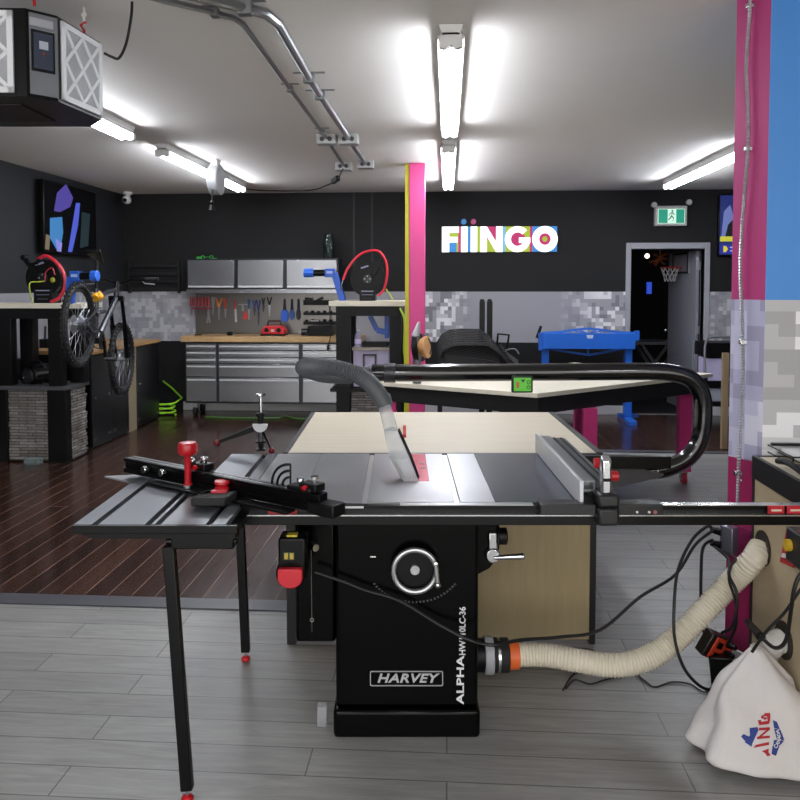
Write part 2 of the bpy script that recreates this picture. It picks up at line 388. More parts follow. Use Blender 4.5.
# ---------------------------------------------------------------- signs and screens
t = T('wall_sign', 'lit white FIINGO sign with coloured blocks on the black back wall', 'sign', (.63, YB, 2.02))
def sx(v): return -.077 + (v - 68) / 659 * 1.423
def sz(v): return 2.336 - (v - 98) / 142 * .315
def sb(x0, x1, y0, y1, d0, d1): return MB().box(sx(x0), sx(x1), YB - d1, YB - d0, sz(y1), sz(y0))
cB, cY, cP, cL = EM('#2f8fe0', .9), EM('#b9d12c', .8), EM('#c8246e', .9), EM('#7fc4e8', .9)
WH = EM('#ffffff', 1.6)
back = MB().box(sx(68), sx(727), YB - .03, YB - .002, sz(240), sz(98)); part(back, 'backing_panel', M('#2c2c30', .4), t)
blocks = [(108, 162, 98, 186, cY), (108, 152, 186, 239, cB), (152, 162, 186, 239, cY), (162, 178, 98, 239, cP), (215, 233, 98, 239, cB), (270, 288, 98, 239, cY), (288, 380, 98, 170, cP), (288, 415, 170, 239, cY), (380, 415, 98, 170, cP),
          (415, 432, 98, 239, cL), (432, 570, 98, 239, cY), (570, 584, 98, 239, cP), (584, 724, 98, 239, cB)]
for x0, x1, y0, y1, m in blocks: part(sb(x0, x1, y0, y1, .03, .036), 'colour_block', m, t)
def letter(polys, name='letter'):
    m = MB()
    for p in polys: m.prism([(sx(a), sz(b)) for a, b in p], 'y', YB - .05, YB - .036)
    return part(m, name, WH, t)
R4 = lambda x0, x1, y0, y1: [(x0, y0), (x1, y0), (x1, y1), (x0, y1)]
letter([R4(68, 110, 98, 240), R4(110, 165, 98, 132), R4(110, 158, 155, 186)])
letter([R4(178, 215, 98, 240)]); letter([R4(233, 270, 98, 240)])
letter([R4(288, 325, 98, 240), R4(378, 415, 98, 240), [(325, 98), (378, 185), (378, 240), (325, 152)]])
def ringpoly(cx, cy, r0, r1, a0, a1, n):
    out = []
    for k in range(n):
        p, q = a0 + (a1 - a0) * k / n, a0 + (a1 - a0) * (k + 1) / n
        out.append([(cx + r0 * math.cos(p), cy + r0 * math.sin(p)), (cx + r1 * math.cos(p), cy + r1 * math.sin(p)), (cx + r1 * math.cos(q), cy + r1 * math.sin(q)), (cx + r0 * math.cos(q), cy + r0 * math.sin(q))])
    return out
def disc(cx, cy, r, d0, d1, m, name): 
    return part(MB().prism([(sx(cx + r * math.cos(k * PI / 12)), sz(cy + r * math.sin(k * PI / 12))) for k in range(24)], 'y', YB - d1, YB - d0), name, m, t)
disc(500, 169, 45, .036, .04, cP, 'colour_disc'); 
letter(ringpoly(500, 169, 38, 72, .15, 2 * PI - .75, 26) + [R4(508, 572, 160, 190)])
disc(655, 169, 45, .036, .04, cP, 'colour_disc'); letter(ringpoly(655, 169, 33, 72, 0, 2 * PI, 30)); disc(655, 169, 15, .04, .045, cY, 'colour_disc')
disc(193, 70, 15, .0, .04, EM('#3f8fd8', .7), 'dot'); disc(249, 70, 15, .0, .04, EM('#b83a78', .7), 'dot')
# exit sign
t = T('exit_sign', 'lit green and white running man exit sign over the doorway', 'exit sign', (2.7, YB, 2.33))
part(MB().box(2.515, 2.895, YB - .07, YB, 2.33, 2.575), 'housing', M('#b9bab6', .5, var=.02), t, .008)
part(MB().box(2.545, 2.865, YB - .074, YB - .07, 2.36, 2.535), 'light_panel', EM('#d6ffe8', .95), t)
part(MB().box(2.552, 2.66, YB - .077, YB - .074, 2.365, 2.53), 'green_panel', EM('#12a184', .8), t)
part(MB().box(2.762, 2.858, YB - .077, YB - .074, 2.365, 2.53), 'green_panel', EM('#12a184', .8), t)
g = EM('#0b6b56', .3); m = MB(); y = YB - .079
m.ball((2.715, y, 2.51), .012, 8, (1, .3, 1))
for p, q, wd in (((2.713, 2.495), (2.705, 2.45), .02), ((2.705, 2.45), (2.73, 2.425), .012), ((2.73, 2.425), (2.722, 2.385), .011), ((2.703, 2.45), (2.69, 2.42), .012), ((2.69, 2.42), (2.668, 2.405), .011), ((2.716, 2.49), (2.74, 2.465), .009), ((2.708, 2.49), (2.682, 2.475), .009), ((2.682, 2.475), (2.676, 2.45), .008)):
    m.bar((p[0], y, p[1]), (q[0], y, q[1]), .004, wd)
part(m, 'running_figure', g, t)
for x, z in ((2.5, 2.585), (2.915, 2.615)):
    h = part(MB().cyl((x, YB - .03, z), (x, YB - .075, z), .03, .038, 16), 'lamp_head', M('#8d8e8c', .4), t)
    part(MB().cyl((x, YB - .075, z), (x, YB - .08, z), .03, seg=16), 'lens', M('#c6c8c6', .2), h)
# right television
t = T('television', 'wall screen with speaker picture and yellow banner, cut by the pink wall end', 'television', (3.75, YB, 1.97))
part(MB().box(3.27, 4.24, YB - .06, YB, 1.965, 2.71), 'housing', BLKM, t, .005)
s = part(MB().box(3.285, 4.225, YB - .063, YB - .06, 1.98, 2.695), 'screen', EM('#2a3a8a', .5), t)
yy = YB - .066
part(MB().prism([(3.3, 2.15), (3.33, 2.5), (3.4, 2.58), (3.46, 2.4), (3.5, 2.15)], 'y', yy, yy + .003), 'picture_area', EM('#7f8fd8', .6), s)
part(MB().prism([(3.35, 2.2), (3.38, 2.34), (3.45, 2.42), (3.5, 2.5), (3.6, 2.5), (3.7, 2.3), (3.72, 2.2)], 'y', yy - .003, yy), 'figure_shape', EM('#15161f', .4), s)
part(MB().box(3.29, 4.22, yy - .001, yy + .003, 2.14, 2.2), 'caption_band', EM('#c9c83a', .9), s)
part(MB().box(3.29, 4.22, yy - .001, yy + .003, 1.99, 2.1), 'caption_band', EM('#2330a0', .8), s)
part(MB().prism([(3.33, 2.01), (3.33, 2.085), (3.36, 2.085), (3.385, 2.048), (3.36, 2.01)], 'y', yy - .004, yy - .001), 'caption_mark', EM('#d9c83a', .9), s)
part(MB().box(3.41, 3.9, yy - .004, yy - .001, 2.06, 2.075).box(3.41, 3.8, yy - .004, yy - .001, 2.02, 2.032), 'caption_line', EM('#c9cdf0', .8), s)
# left television on the side wall
A_ = wx(40, 215, XL + .06); B_ = wx(93, 220, XL + .06)
y0, y1 = A_[1], B_[1]
zt, zb = wx(45, 180, XL + .06)[2], wx(93, 256, XL + .06)[2]
t = T('television', 'wall mounted television showing blue and violet shapes on the left wall', 'television', (XL, (y0 + y1) / 2, zb))
part(MB().box(XL, XL + .05, (y0 + y1) / 2 - .15, (y0 + y1) / 2 + .15, zb + .2, zt - .2), 'wall_bracket', BLK, t)
part(MB().box(XL + .05, XL + .1, y0, y1, zb, zt), 'housing', BLKM, t, .006)
s = part(MB().box(XL + .1, XL + .103, y0 + .015, y1 - .015, zb + .015, zt - .015), 'screen', M('#050508', .8, spec=.1), t)
def tvp(pts, m):
    mm = MB(); mm.prism([wx(px, py, XL + .104)[1:] for px, py in pts], 'x', XL + .103, XL + .106); part(mm, 'picture_area', m, s)
tvp([(57, 193), (66, 184), (73, 198), (70, 207), (60, 212), (54, 211)], EM('#5a4ab8', .6))
tvp([(50, 218), (62, 217), (63, 232), (60, 252), (57, 250), (50, 238)], EM('#3a86c8', .8))
tvp([(55, 238), (62, 243), (61, 252), (57, 251)], EM('#9a8ae0', .9))
tvp([(76, 203), (80, 203), (78, 225), (72, 252), (68, 252)], EM('#4a5ad0', .9))
tvp([(46, 234), (50, 236), (49, 250), (45, 249)], EM('#8a7a60', .6))
tvp([(82, 212), (90, 214), (88, 246), (80, 248)], EM('#10343c', .5))
# security camera
p = wz(121, 192, ZC)
t = T('security_camera', 'small white security camera at the ceiling corner above the left wall', 'camera', (-4.0, 9.2, ZC - .2))
part(MB().cyl((-4.0, 9.2, ZC - .001), (-4.0, 9.2, ZC - .03), .06), 'mount', WHT, t)
c = part(MB().ball((-4.0, 9.17, ZC - .1), .055, 16, (1, 1.2, 1)).cyl((-4, 9.2, ZC - .03), (-4, 9.2, ZC - .08), .03), 'camera_body', WHT, t)
part(MB().cyl((-4.0, 9.12, ZC - .11), (-3.995, 9.095, ZC - .115), .025), 'lens', BLKG, c)
# basketball hoop on the door
hp = Vector((hx0, hy0, 0)) + dv * .42 + nv * .045
t = T('basketball_hoop', 'mini basketball hoop with red rim and white net hung on the open door', 'basketball hoop', (hp.x, hp.y, 1.75))
def dloc(s_, n_, z): q = Vector((hx0, hy0, z)) + dv * s_ + nv * (.042 + n_); return q
def dbox(s0, s1, n0, n1, z0, z1):
    pts = [dloc(s0, n0, 0), dloc(s1, n0, 0), dloc(s1, n1, 0), dloc(s0, n1, 0)]; return MB().prism([(q.x, q.y) for q in pts], 'z', z0, z1)
bb = part(dbox(.2, .68, 0, .015, 1.76, 2.03), 'backboard', M('#8c8d94', .3), t)
m = MB()
for q in ((.2, .68, .015, .022, 1.76, 1.785), (.2, .68, .015, .022, 2.005, 2.03), (.2, .225, .015, .022, 1.785, 2.005), (.655, .68, .015, .022, 1.785, 2.005)):
    k = dbox(*q); m.add(k.v, k.f)
part(m, 'backboard_border', BLKM, bb)
c = dloc(.44, .15, 1.84)
part(MB().torus(c, .115, .008, 'z').cyl(dloc(.4, .015, 1.83), dloc(.4, .05, 1.84), .012).cyl(dloc(.48, .015, 1.83), dloc(.48, .05, 1.84), .012), 'rim', M('#c03028', .4), t)
m = MB()
for k in range(10):
    for s in (-1, 1):
        pts = [c + Vector((r * math.cos(2 * PI * k / 10 + s * a2), r * math.sin(2 * PI * k / 10 + s * a2), -z)) for r, z, a2 in ((.115, 0, 0), (.095, .06, .3), (.075, .12, .6), (.065, .18, .9))]
        m.tube(pts, .003, 5)
part(m, 'net', WHT, t)
# things in the dark room
p = wy(647, 256, YB + 2.6)
t = T('spotlight', 'small bright lamp glowing inside the dark room', 'lamp', p)
part(MB().cyl((p[0], p[1], p[2] + .05), (p[0], p[1], ZC), .01).cyl((p[0], p[1] + .08, p[2]), (p[0], p[1], p[2]), .05, .06), 'lamp_housing', BLKM, t)
part(MB().ball((p[0], p[1] - .01, p[2]), .035), 'bulb', EM('#ffe8d8', 6), t)
p = wy(649.5, 288, YB + 3.54)
solo(MB().box(p[0] - .04, p[0] + .04, p[1], p[1] + .05, p[2] - .1, p[2] + .1), 'blue_light', EM('#2a4fd0', .8), 'dim blue glowing lamp on the far wall of the dark room', 'light', bevel=.01)
p = wy(660, 258, YB + 1.0)
m = MB()
for k in range(9):
    a_ = random.uniform(0, 6.28); e_ = random.uniform(-1.2, .9); L_ = random.uniform(.08, .16)
    m.tube([p, (p[0] + math.cos(a_) * L_ * .5, p[1] + .03, p[2] + math.sin(e_) * L_ * .7), (p[0] + math.cos(a_) * L_, p[1], p[2] + math.sin(e_) * L_)], .012, 6)
m.cyl(p, (p[0], p[1], ZC), .006)
solo(m, 'hanging_decoration', M('#b3582a', .5), 'orange branching decoration hanging just inside the doorway', 'decoration')
p0 = wy(636, 342, YB + 1.6); p1 = wy(676, 342, YB + 1.6)
t = T('trestle_table', 'dark trestle table with crossed legs in the dark room', 'table', ((p0[0] + p1[0]) / 2, p0[1], 0))
zt_ = p0[2]
part(MB().box(p0[0], p1[0] + .3, p0[1], p0[1] + .6, zt_ - .04, zt_), 'tabletop', M('#4a4a50', .4), t)
for y_ in (p0[1] + .05, p0[1] + .5):
    part(MB().bar((p0[0] + .1, y_, .004), (p0[0] + .62, y_, zt_ - .04), .04), 'leg', M('#3c3c42', .4), t)
    part(MB().bar((p0[0] + .62, y_ + .04, .004), (p0[0] + .1, y_ + .04, zt_ - .04), .04), 'leg', M('#3c3c42', .4), t)

# ---------------------------------------------------------------- ceiling conduits, cord reel
ZK = ZC - .03
GAL = M('#8f9294', .35, .9)
def conduit(pts, r, label, straps):
    P = [wz(x, y, ZK) for x, y in pts]
    t = T('conduit', label, 'conduit', P[-1], group='ceiling conduits')
    part(MB().tube(P, r, 10, spline=0), 'pipe', GAL, t)
    for (x, y) in straps:
        q = wz(x, y, ZK); d = (Vector(P[-1]) - Vector(P[1])).normalized()
        part(MB().bar(Vector(q) - d * .02, Vector(q) + d * .02, r * 2.6, r * 2.6).box(q[0] - r * 4, q[0] + r * 4, q[1] - .012, q[1] + .012, ZC - .004, ZC), 'strap', GAL, t)
    for (x, y) in pts[-2:]:
        q = wz(x, y, ZK)
        b_ = part(MB().box(q[0] - .075, q[0] + .075, q[1] - .055, q[1] + .055, ZC - .075, ZC), 'junction_box', M('#b4b5b6', .4, .3), t, .004)
        part(MB().cyl((q[0] - .03, q[1] - .056, ZC - .04), (q[0] - .03, q[1] - .065, ZC - .04), .018).cyl((q[0] + .03, q[1] - .056, ZC - .04), (q[0] + .03, q[1] - .065, ZC - .04), .018), 'socket', DGREY, b_)
    return t
conduit([(180, -8), (245, 8), (266, 14), (278, 24), (309, 78), (330, 110), (349, 139), (366, 164)], .022, 'thicker galvanized conduit bending across the ceiling to two boxes', [(245, 8), (309, 78), (320, 95)])
conduit([(140, -6), (162, 0), (205, 10), (234, 18), (243, 24), (290, 89), (327, 139), (344, 166)], .013, 'thinner galvanized conduit running left of the thicker one on the ceiling', [(215, 13), (290, 89), (322, 132)])
p = wz(342, 172, ZC - .11)
m = MB(); pts = [wz(343, 169, ZC - .08), wz(338, 178, ZC - .1), wz(330, 184, ZC - .06), wz(312, 190, ZC - .04), wz(285, 191, ZC - .02), wz(255, 190, ZC - .02), wz(232, 186, ZC - .1)]
t = T('extension_cord', 'thin black cord strung along the ceiling to the cord reel', 'cord', pts[-1])
part(m.tube(pts, .007, 6, spline=6), 'cable', CABLE, t)
part(MB().bar(pts[1], Vector(pts[1]).lerp(Vector(pts[2]), .6), .04, .05), 'plug', BLK, t)
p = Vector(wy(216, 180, 6.9))
t = T('cord_reel', 'white retractable cord reel hanging from the ceiling', 'cord reel', (p.x, p.y, p.z - .15))
part(MB().box(p.x - .03, p.x + .03, p.y - .06, p.y + .06, p.z + .12, ZC), 'bracket', WHT, t, .006)
part(MB().cyl(p + Vector((-.05, 0, 0)), p + Vector((.05, 0, 0)), .14, seg=28), 'reel_case', M('#9b9c9e', .35), t, .01)
part(MB().cyl(p + Vector((-.06, 0, 0)), p + Vector((-.05, 0, 0)), .1, seg=24), 'side_cover', BLK, t)
part(MB().tube([p + Vector((0, -.1, -.1)), p + Vector((-.01, -.1, -.2)), p + Vector((-.01, -.1, -.24))], .006, 6), 'cord', CABLE, t)
part(MB().cyl(p + Vector((-.01, -.1, -.24)), p + Vector((-.01, -.1, -.29)), .02, .034, 12).ball(p + Vector((-.01, -.1, -.22)), .018), 'outlet_end', BLK, t)

# ---------------------------------------------------------------- hanging air cleaner (camera aligned)
t = T('air_cleaner', 'hanging air filtration unit with white filters and grey control panel', 'air cleaner', (-1.6, 3.1, 2.32), 'C')
Z0, Z1 = 2.32, 2.65
fp = [(-2.15, 2.86), (-1.418, 2.885), (-1.335, 2.965), (-1.295, 3.29), (-1.40, 3.43), (-2.15, 3.43)]
part(MB().prism(fp, 'z', Z0, Z1), 'housing', BLKM, t)
def panel(p, q, z0, z1, off, name, mat, parent, i0=0., i1=1., bevel=0):
    p = Vector((p[0], p[1], 0)); q = Vector((q[0], q[1], 0)); d = q - p; n_ = Vector((d.y, -d.x, 0)).normalized()
    a_, b_ = p + d * i0, p + d * i1
    return part(MB().prism([(a_ + n_ * off[0])[:2], (b_ + n_ * off[0])[:2], (b_ + n_ * off[1])[:2], (a_ + n_ * off[1])[:2]], 'z', z0, z1), name, mat, parent, bevel)
GP = M('#7b7e84', .4, .2)
cp = panel(fp[1], fp[2], Z0 + .012, Z1 - .012, (0, .006), 'control_panel', GP, t, .1, 1)
k = panel(fp[1], fp[2], Z0 + .1, Z1 - .075, (.006, .012), 'display_bezel', M('#0d1016', .2), cp, .14, .88)
panel(fp[1], fp[2], Z0 + .11, Z1 - .085, (.012, .014), 'display', M('#3b4252', .2), cp, .2, .82)
panel(fp[1], fp[2], Z0 + .185, Z0 + .215, (.014, .016), 'readout', EM('#b9c0cc', .5), cp, .38, .66)
for z, c_ in ((.165, '#b03020'), (.15, '#3a3a40')): panel(fp[1], fp[2], Z0 + z, Z0 + z + .008, (.014, .017), 'button', M(c_, .4), cp, .49, .55)
panel(fp[1], fp[2], Z1 - .06, Z1 - .03, (.006, .009), 'label_plate', M('#a7a9b0', .3), cp, .1, .85)
def lattice(p, q, n, name):
    p = Vector((p[0], p[1], 0)); q = Vector((q[0], q[1], 0)); d = q - p; nn = Vector((d.y, -d.x, 0)).normalized(); L_ = d.length; d.normalize()
    za, zb_ = Z0 + .012, Z1 - .012
    f_ = part(MB().prism([(p + nn * .001)[:2], (q + nn * .001)[:2], (q + nn * .006)[:2], (p + nn * .006)[:2]], 'z', za, zb_), 'filter', M('#b9bcc2', .8, stretch=(60, 60, 1), bump=.6), t)
    P3 = lambda s_, z_, o: (p.x + d.x * s_ + nn.x * o, p.y + d.y * s_ + nn.y * o, z_)
    m = MB(); w_ = .022
    for (s0, s1, z0_, z1_) in ((0, L_, za, za + w_), (0, L_, zb_ - w_, zb_), (0, w_, za, zb_), (L_ - w_, L_, za, zb_)):
        m.hull2([P3(s0, z0_, .006), P3(s1, z0_, .006), P3(s1, z1_, .006), P3(s0, z1_, .006)], [P3(s0, z0_, .012), P3(s1, z0_, .012), P3(s1, z1_, .012), P3(s0, z1_, .012)])
    hgt = zb_ - za - 2 * w_; Li = L_ - 2 * w_; stp = Li / n
    def seg2(s0, z0_, s1, z1_): m.bar(P3(s0, z0_, .009), P3(s1, z1_, .009), .006, .014, up=(0, 0, 1)) 
    for i in range(-n, n):
        for sgn in (1, -1):
            # diagonal from s=w+stp*i at bottom going across full height with 45-60deg slope
            s0 = w_ + stp * i; s1 = s0 + 2 * stp if n > 1 else s0 + stp
            a0, a1 = 0., 1.
            if s0 < w_: a0 = (w_ - s0) / (s1 - s0)
            if s1 > L_ - w_: a1 = (L_ - w_ - s0) / (s1 - s0)
            if a1 - a0 < .05: continue
            za0, za1 = (za + w_ + hgt * a0, za + w_ + hgt * a1) if sgn > 0 else (zb_ - w_ - hgt * a0, zb_ - w_ - hgt * a1)
            seg2(s0 + (s1 - s0) * a0, za0, s0 + (s1 - s0) * a1, za1)
    part(m, 'filter_frame', M('#e9ebef', .6, var=.02), f_)
lattice((fp[2][0] + .002, fp[2][1] + .02), (fp[3][0], fp[3][1] - .012), 2, 'side')
lattice((-1.78, 2.873), (-1.462, 2.8835), 2, 'front')
part(MB().box(-1.95, -1.5, 3.0, 3.3, Z0 - .006, Z0), 'vent_grille', M('#1a1012', .5), t)
for X, D in ((-1.37, 2.86), (-1.335, 3.22)):
    q = Vector((X, D, Z1)); 
    hk = part(MB().tube([q, q + Vector((0, 0, .03)), q + Vector((-.015, 0, .05)), q + Vector((.01, 0, .065))], .006, 8), 'hook', RED, t)
    m = MB()
    for i in range(3): m.torus(q + Vector((0, 0, .072 + i * .022)), .009, .0025, 'y' if i % 2 else 'x', 12, 5)
    part(m.cyl(q + Vector((0, 0, .05)), q + Vector((0, 0, .124)), .0035, seg=6), 'chain', WHT, t)
pts = [cd(104, 53, 3.29), cd(112, 57, 3.3), cd(119, 58, 3.3), cd(126, 44, 3.25), cd(131, 18, 3.2), cd(132, -2, 3.15), cd(131, -25, 3.1)]
solo(MB().tube(pts, .006, 8, spline=6), 'extension_cord', CABLE, 'black power cord looping up from the air cleaner to the ceiling', 'cord', 'C')
# ---------------------------------------------------------------- table saw (camera-aligned frame C)
ZT = .88
saw = T('table_saw', 'black cabinet table saw with polished steel top in the middle of the floor', 'table saw', (.025, 2.85, 0), 'C')
part(MB().box(-.236, .284, 2.585, 3.2, .0, .102), 'base_plinth', BLKG, saw, .014)
part(MB().box(-.228, .277, 2.605, 3.18, .102, .84), 'cabinet', BLKG, saw, .012)
TOP = M('#a6a8aa', .36, .85, var=.05, scale=5)
m = MB()
for x0, x1 in ((-.335, -.131), (-.109, .18), (.202, .317)): m.box(x0, x1, 2.475, 3.195, .838, ZT)
m.box(-.335, .317, 2.475, 3.195, .835, .87)
ttop = part(m, 'table_top', TOP, saw)
part(MB().box(-.523, -.3365, 2.475, 3.195, .838, ZT), 'table_wing', TOP, saw)
for x in (-.12, .191): part(MB().box(x - .0085, x + .0085, 2.474, 3.196, .87, .874), 'miter_slot', M('#c9cac8', .35, .8), ttop)  # slot floors coloured brighter, standing in for reflected light
ins = part(MB().box(.045, .108, 2.74, 3.185, .872, .8815), 'throat_plate', M('#c8626a', .25, .35), ttop, .002)
part(MB().box(.078, .1, 2.93, 2.945, .8815, .8822).box(.078, .1, 3.0, 3.015, .8815, .8822).box(.051, .056, 2.76, 3.1, .8815, .8822), 'plate_slot', BLK, ins)
part(MB().box(.3185, .665, 2.475, 3.195, .835, ZT), 'extension_table', M('#4d535e', .22, .3, var=.03), saw, .002)
part(MB().box(-.7, .868, 3.2, 3.235, .80, .868), 'rear_rail', BLK, saw, .003)
# front rail
fr = part(MB().box(-.535, 1.75, 2.455, 2.472, .815, .876).box(-.535, 1.75, 2.43, 2.455, .815, .845).box(-.535, 1.75, 2.443, 2.455, .868, .876), 'front_rail', BLKM, saw, .002)
part(MB().box(-.535, 1.75, 2.429, 2.454, .8455, .8495), 'rail_track', M('#c9cbcd', .25, .9), fr)
part(MB().box(.72, 1.75, 2.442, 2.472, .8765, .879), 'rail_edge', M('#d4d5d7', .25, .8), fr)
part(MB().box(.0, .44, 2.444, 2.472, .8765, .879), 'rail_edge', M('#aeb0b2', .3, .8), fr)
part(MB().box(-.19, -.12, 2.441, 2.443, .868, .875), 'scale_mark', M('#c4c5c6', .4), fr)
q0, q1 = cd(268, 510, 2.455), cd(297, 517, 2.455)
part(MB().box(q0[0], q1[0], 2.452, 2.455, q1[2] + .002, q0[2]), 'rail_label', M('#b0141c', .4), fr)
for x0, x1, c_ in ((768, 784, '#b0222e'), (787, 806, '#c02a38')):
    a_, b_ = cd(x0, 503, 2.44), cd(x1, 508, 2.44)
    lb = part(MB().box(a_[0], b_[0], 2.437, 2.443, .852, .877), 'rail_label', M(c_, .4), fr)
    part(MB().box(a_[0] + .01, b_[0] - .01, 2.435, 2.437, .86, .866), 'label_print', M('#cfc6b0', .5), lb)
# left motor cover
part(MB().box(-.372, -.229, 2.62, 2.98, .33, .835), 'motor_cover', BLKG, saw, .012)
# right side housing + tilt crank
part(MB().prism([(.278, .835), (.36, .835), (.36, .62), (.325, .575), (.278, .55)], 'y', 2.68, 2.95), 'side_housing', BLKG, saw, .004)
m = MB().box(.318, .352, 2.66, 2.68, .63, .715).cyl((.335, 2.675, .63), (.335, 2.655, .63), .028)
ck = part(m, 'tilt_crank', CHR, saw, .006)
part(MB().cyl((.34, 2.655, .625), (.44, 2.62, .642), .008, .012, 12), 'crank_handle', CHR, ck)
part(MB().cyl((.352, 2.665, .7), (.385, 2.665, .7), .03, seg=16), 'lock_knob', BLK, ck, .004)
# hand wheel
wc = Vector(cd(415, 571, 2.56)); X, Y_, Z = wc
hw = part(MB().lathe([(.001, .018), (.066, .018), (.069, .0), (.069, .045), (.001, .045)], wc, 'y', 32), 'hand_wheel', BLKM, saw)
part(MB().torus(wc, .074, .0095, 'y', 40, 10), 'wheel_rim', M('#a9abad', .3, .8), hw)
part(MB().cyl(wc + Vector((0, .018, 0)), wc + Vector((0, .004, 0)), .016), 'hub_cap', M('#b4b5b6', .4, .4), hw)
part(MB().cyl(wc + Vector((.071, -.03, .035)), wc + Vector((.077, -.03, -.035)), .009, .008, 12).ball(wc + Vector((.077, -.03, -.037)), .012).cyl(wc + Vector((.072, 0, .03)), wc + Vector((.071, -.03, .035)), .006), 'wheel_handle', CHR, hw)
part(MB().cyl(wc + Vector((0, .02, 0)), wc + Vector((0, .045, 0)), .02), 'axle', BLKM, hw)
m = MB()
for k in range(26):
    a0 = math.radians(215 + k * 4.3); a1 = a0 + math.radians(2.2)
    P = [(X + r * math.cos(a_), Z + r * .9 * math.sin(a_) + .03) for r, a_ in ((.172, a0), (.18, a0), (.18, a1), (.172, a1))]
    m.prism(P, 'y', 2.6025, 2.6045)
part(m, 'angle_scale', M('#3a3b3e', .5), saw)
q = cd(373, 557, 2.6); part(MB().box(q[0] - .01, q[0] + .01, 2.601, 2.604, q[2] - .002, q[2] + .002), 'pointer', WHT, saw)
# HARVEY badge
a_, b_ = cd(370, 671, 2.603), cd(443, 686, 2.603); cx_, cz_ = (a_[0] + b_[0]) / 2, (a_[2] + b_[2]) / 2; hw_, hh_ = (b_[0] - a_[0]) / 2, (a_[2] - b_[2]) / 2
def rrect(cx, cz, w, h, r, n=5):
    out = []
    for sx_, sz_, a0 in ((1, 1, 0), (-1, 1, 90), (-1, -1, 180), (1, -1, 270)):
        for k in range(n + 1):
            a = math.radians(a0 + 90 * k / n); out.append((cx + sx_ * (w - r) + r * math.cos(a), cz + sz_ * (h - r) + r * math.sin(a)))
    return out
o_, i_ = rrect(cx_, cz_, hw_, hh_, .006), rrect(cx_, cz_, hw_ - .003, hh_ - .003, .005)
m = MB(); n = len(o_)
for k in range(n): m.prism([o_[k], o_[(k + 1) % n], i_[(k + 1) % n], i_[k]], 'y', 2.6015, 2.6045)
bd = part(m, 'badge_border', M('#b9babc', .35, .5), saw)
tm = text_mb('HARVEY', .044, frame4((cx_, 2.6025, cz_), (1, 0, 0), (0, 0, 1)), .0015, .0012, .25, 1.22, 1.08)
part(tm, 'badge_lettering', M('#c4c5c7', .35, .5), bd)
# vertical model name
q = cd(461.5, 680, 2.603); tm = text_mb('ALPHA', .036, frame4((q[0] - .003, 2.6025, q[2]), (0, 0, 1), (-1, 0, 0)), .001, .0008, 0, 1.55, 1.03)
part(tm, 'model_lettering', M('#d9dadb', .4), saw)
q = cd(463, 631, 2.603); tm = text_mb('HW110LC-36', .031, frame4((q[0] - .001, 2.6025, q[2]), (0, 0, 1), (-1, 0, 0)), .001, .0006, 0, .98, 1.0)
part(tm, 'model_lettering', M('#c9cacb', .4), saw)
# switch box
a_, b_ = cd(278, 538, 2.46), cd(306, 586, 2.46)
sw = part(MB().box(a_[0], b_[0], 2.46, 2.54, b_[2] + .02, a_[2]).cyl(((a_[0] + b_[0]) / 2 - .005, 2.46, b_[2] + .04), ((a_[0] + b_[0]) / 2 - .005, 2.54, b_[2] + .04), .052, seg=24), 'switch_box', BLKM, saw, .008)
xc = (a_[0] + b_[0]) / 2 - .004
poly = [(xc + .042 * math.cos(math.radians(k)), b_[2] + .036 + .036 * math.sin(math.radians(k))) for k in range(190, 351, 16)] + [(xc + .04, b_[2] + .066), (xc - .04, b_[2] + .066)]
part(MB().prism(poly, 'y', 2.435, 2.46), 'stop_paddle', M('#b8202c', .4), sw, .004)
g0 = cd(289, 556, 2.455)
part(MB().box(g0[0] - .018, g0[0] + .018, 2.455, 2.46, g0[2] - .013, g0[2] + .013), 'start_button', M('#123a26', .4), sw)
part(MB().box(g0[0] - .015, g0[0] - .003, 2.452, 2.455, g0[2] - .01, g0[2] + .01).box(g0[0] + .003, g0[0] + .015, 2.452, 2.455, g0[2] - .01, g0[2] + .01), 'button_mark', M('#b39a3a', .4), sw)
part(MB().box(xc - .015, xc + .02, 2.47, 2.5, a_[2], a_[2] + .006), 'warning_tag', M('#b3a22a', .5), sw)
q = cd(311, 545, 2.5); part(MB().cyl(q, Vector(q) + Vector((.02, -.03, 0)), .012, seg=12), 'switch_bolt', CHR, sw)
q = cd(311, 548, 2.5); q2 = cd(312, 632, 2.5); part(MB().cyl(q, q2, .0012, seg=6).torus(cd(312, 620, 2.5), .006, .0015, 'y', 12, 5), 'lanyard', CHR, sw)
# dust port + connectors (right side)
p0 = Vector((.277, 2.86, .165))
dp = part(MB().cyl(p0, p0 + Vector((.05, 0, 0)), .062, seg=24), 'dust_port', BLK, saw)
part(MB().cyl(p0 + Vector((.05, 0, 0)), p0 + Vector((.085, 0, .0)), .07, seg=24), 'blast_gate', M('#a9abb0', .4), dp, .003)
part(MB().cyl(p0 + Vector((.085, 0, 0)), p0 + Vector((.145, 0, 0)), .064, seg=24), 'rubber_coupling', RUB, dp, .004)
part(MB().cyl(p0 + Vector((.1, 0, 0)), p0 + Vector((.11, 0, 0)), .066, seg=24), 'hose_clamp', CHR, dp)
